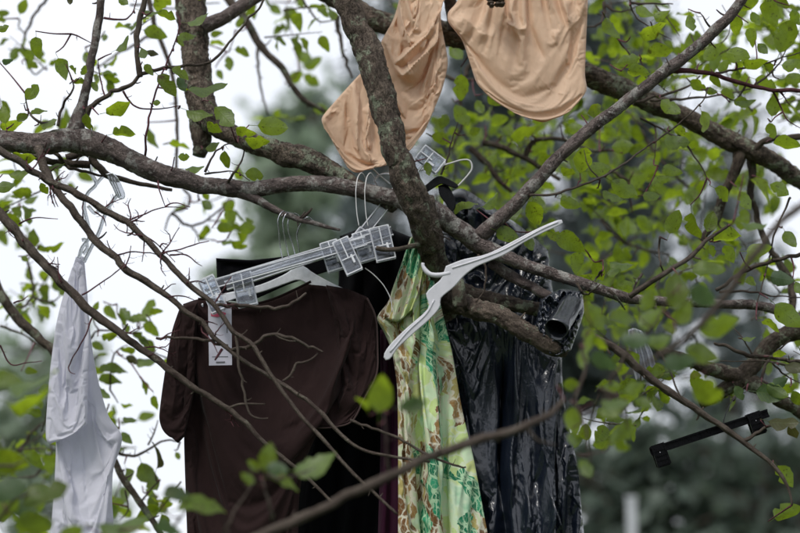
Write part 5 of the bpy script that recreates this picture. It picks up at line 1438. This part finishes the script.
# hanger of the white shirt, seen nearly edge-on
lh = empty("clear_hanger", P(100, 215, 4.15))
tag(lh, "clear plastic hanger with a grey clip holding the white shirt", "hanger")
ma = plain("grey_clear_plastic", (0.80, 0.83, 0.88), 0.08, 0, 0.8, 0.75)
for k, pts in enumerate(([(90, 158), (91, 172), (96, 184), (88, 193), (84, 205), (88, 225), (90, 236), (82, 248), (79, 258)], [(118, 194), (110, 205), (104, 217), (99, 232), (92, 246), (84, 262)],
                         [(96, 184), (104, 176), (112, 176)], [(88, 206), (95, 213), (101, 208)], [(82, 240), (86, 240), (87, 248), (83, 254)], [(108, 206), (112, 214)])):
    v, f, _ = tube([(*P(x, y, 4.14 + 0.02 * k), 0.0048) for x, y in pts], 8, 0.006)
    child("frame_rod", new_mesh("frame_rod", v, f, ma), lh)
v, f, _ = tube([(*P(x, y, dd), 0.0013) for x, y, dd in [(91, 172, 4.14), (89, 160, 4.1), (90, 150, 4.02), (92, 136, 3.97), (90, 122, 3.98), (84, 124, 4.08)]], 7, 0.005)
child("hook", new_mesh("hook", v, f, M_STEEL), lh)
ma = plain("grey_clear_plastic", (0.80, 0.83, 0.88), 0.08, 0, 0.8, 0.75)
outline_slab([(106, 174), (112, 173), (118, 178), (122, 186), (125, 194), (124, 199), (118, 198), (114, 190), (110, 183)], 4.1, 0.03, ma, "clip", lh)
for k in range(3):
    v, f, _ = tube([(*P(108 + 3 * k, 176 + k, 4.08), 0.0018), (*P(116 + 2.5 * k, 194 + k, 4.08), 0.0014)], 6, 0.01)
    child("clip_rib", new_mesh("clip_rib", v, f, M_FROST), lh)

# white wire hanger and black hook behind the trunk
wk = empty("wire_hanger", P(445, 170, 4.1))
tag(wk, "white wire hanger bent over behind the trunk above the black hook", "hanger")
for pts in ([(374, 182), (380, 175), (392, 173), (408, 176), (418, 171), (444, 165), (462, 160), (470, 161), (472, 168), (468, 175), (458, 186)], [(372, 168), (380, 176), (390, 184)]):
    v, f, _ = tube([(*P(x, y, 4.1), 0.0021) for x, y in pts], 8, 0.005)
    child("wire", new_mesh("wire", v, f, M_WIREW), wk)
bh = empty("black_hook", P(440, 182, 4.08))
tag(bh, "flat black plastic hanger hook against the trunk, below the white wire", "hook")
outline_slab([(420, 190), (427, 184), (438, 176), (446, 178), (457, 184), (458, 188), (450, 187), (442, 184), (434, 188), (426, 193), (421, 194)], 4.06, 0.012, M_BLKPL, "hook_blade", bh)
outline_slab([(438, 186), (446, 184), (452, 192), (456, 204), (452, 212), (446, 204), (440, 196)], 4.08, 0.02, M_BLKPL, "hook_stem", bh)

# black clip hanger on the right
bk = clip_hanger("black_clip_hanger", 650, 452, 768, 413, 4.02, M_BLKPL, "black plastic clip hanger hanging tilted at the lower right", None,
                 [(722, 432, 4.02), (724, 420, 4.04), (728, 408, 4.08), (736, 396, 4.14), (746, 392, 4.2)], M_BLKPL, clips=(0.07, 0.88), csz=(14, 23), bar_h=3.3)
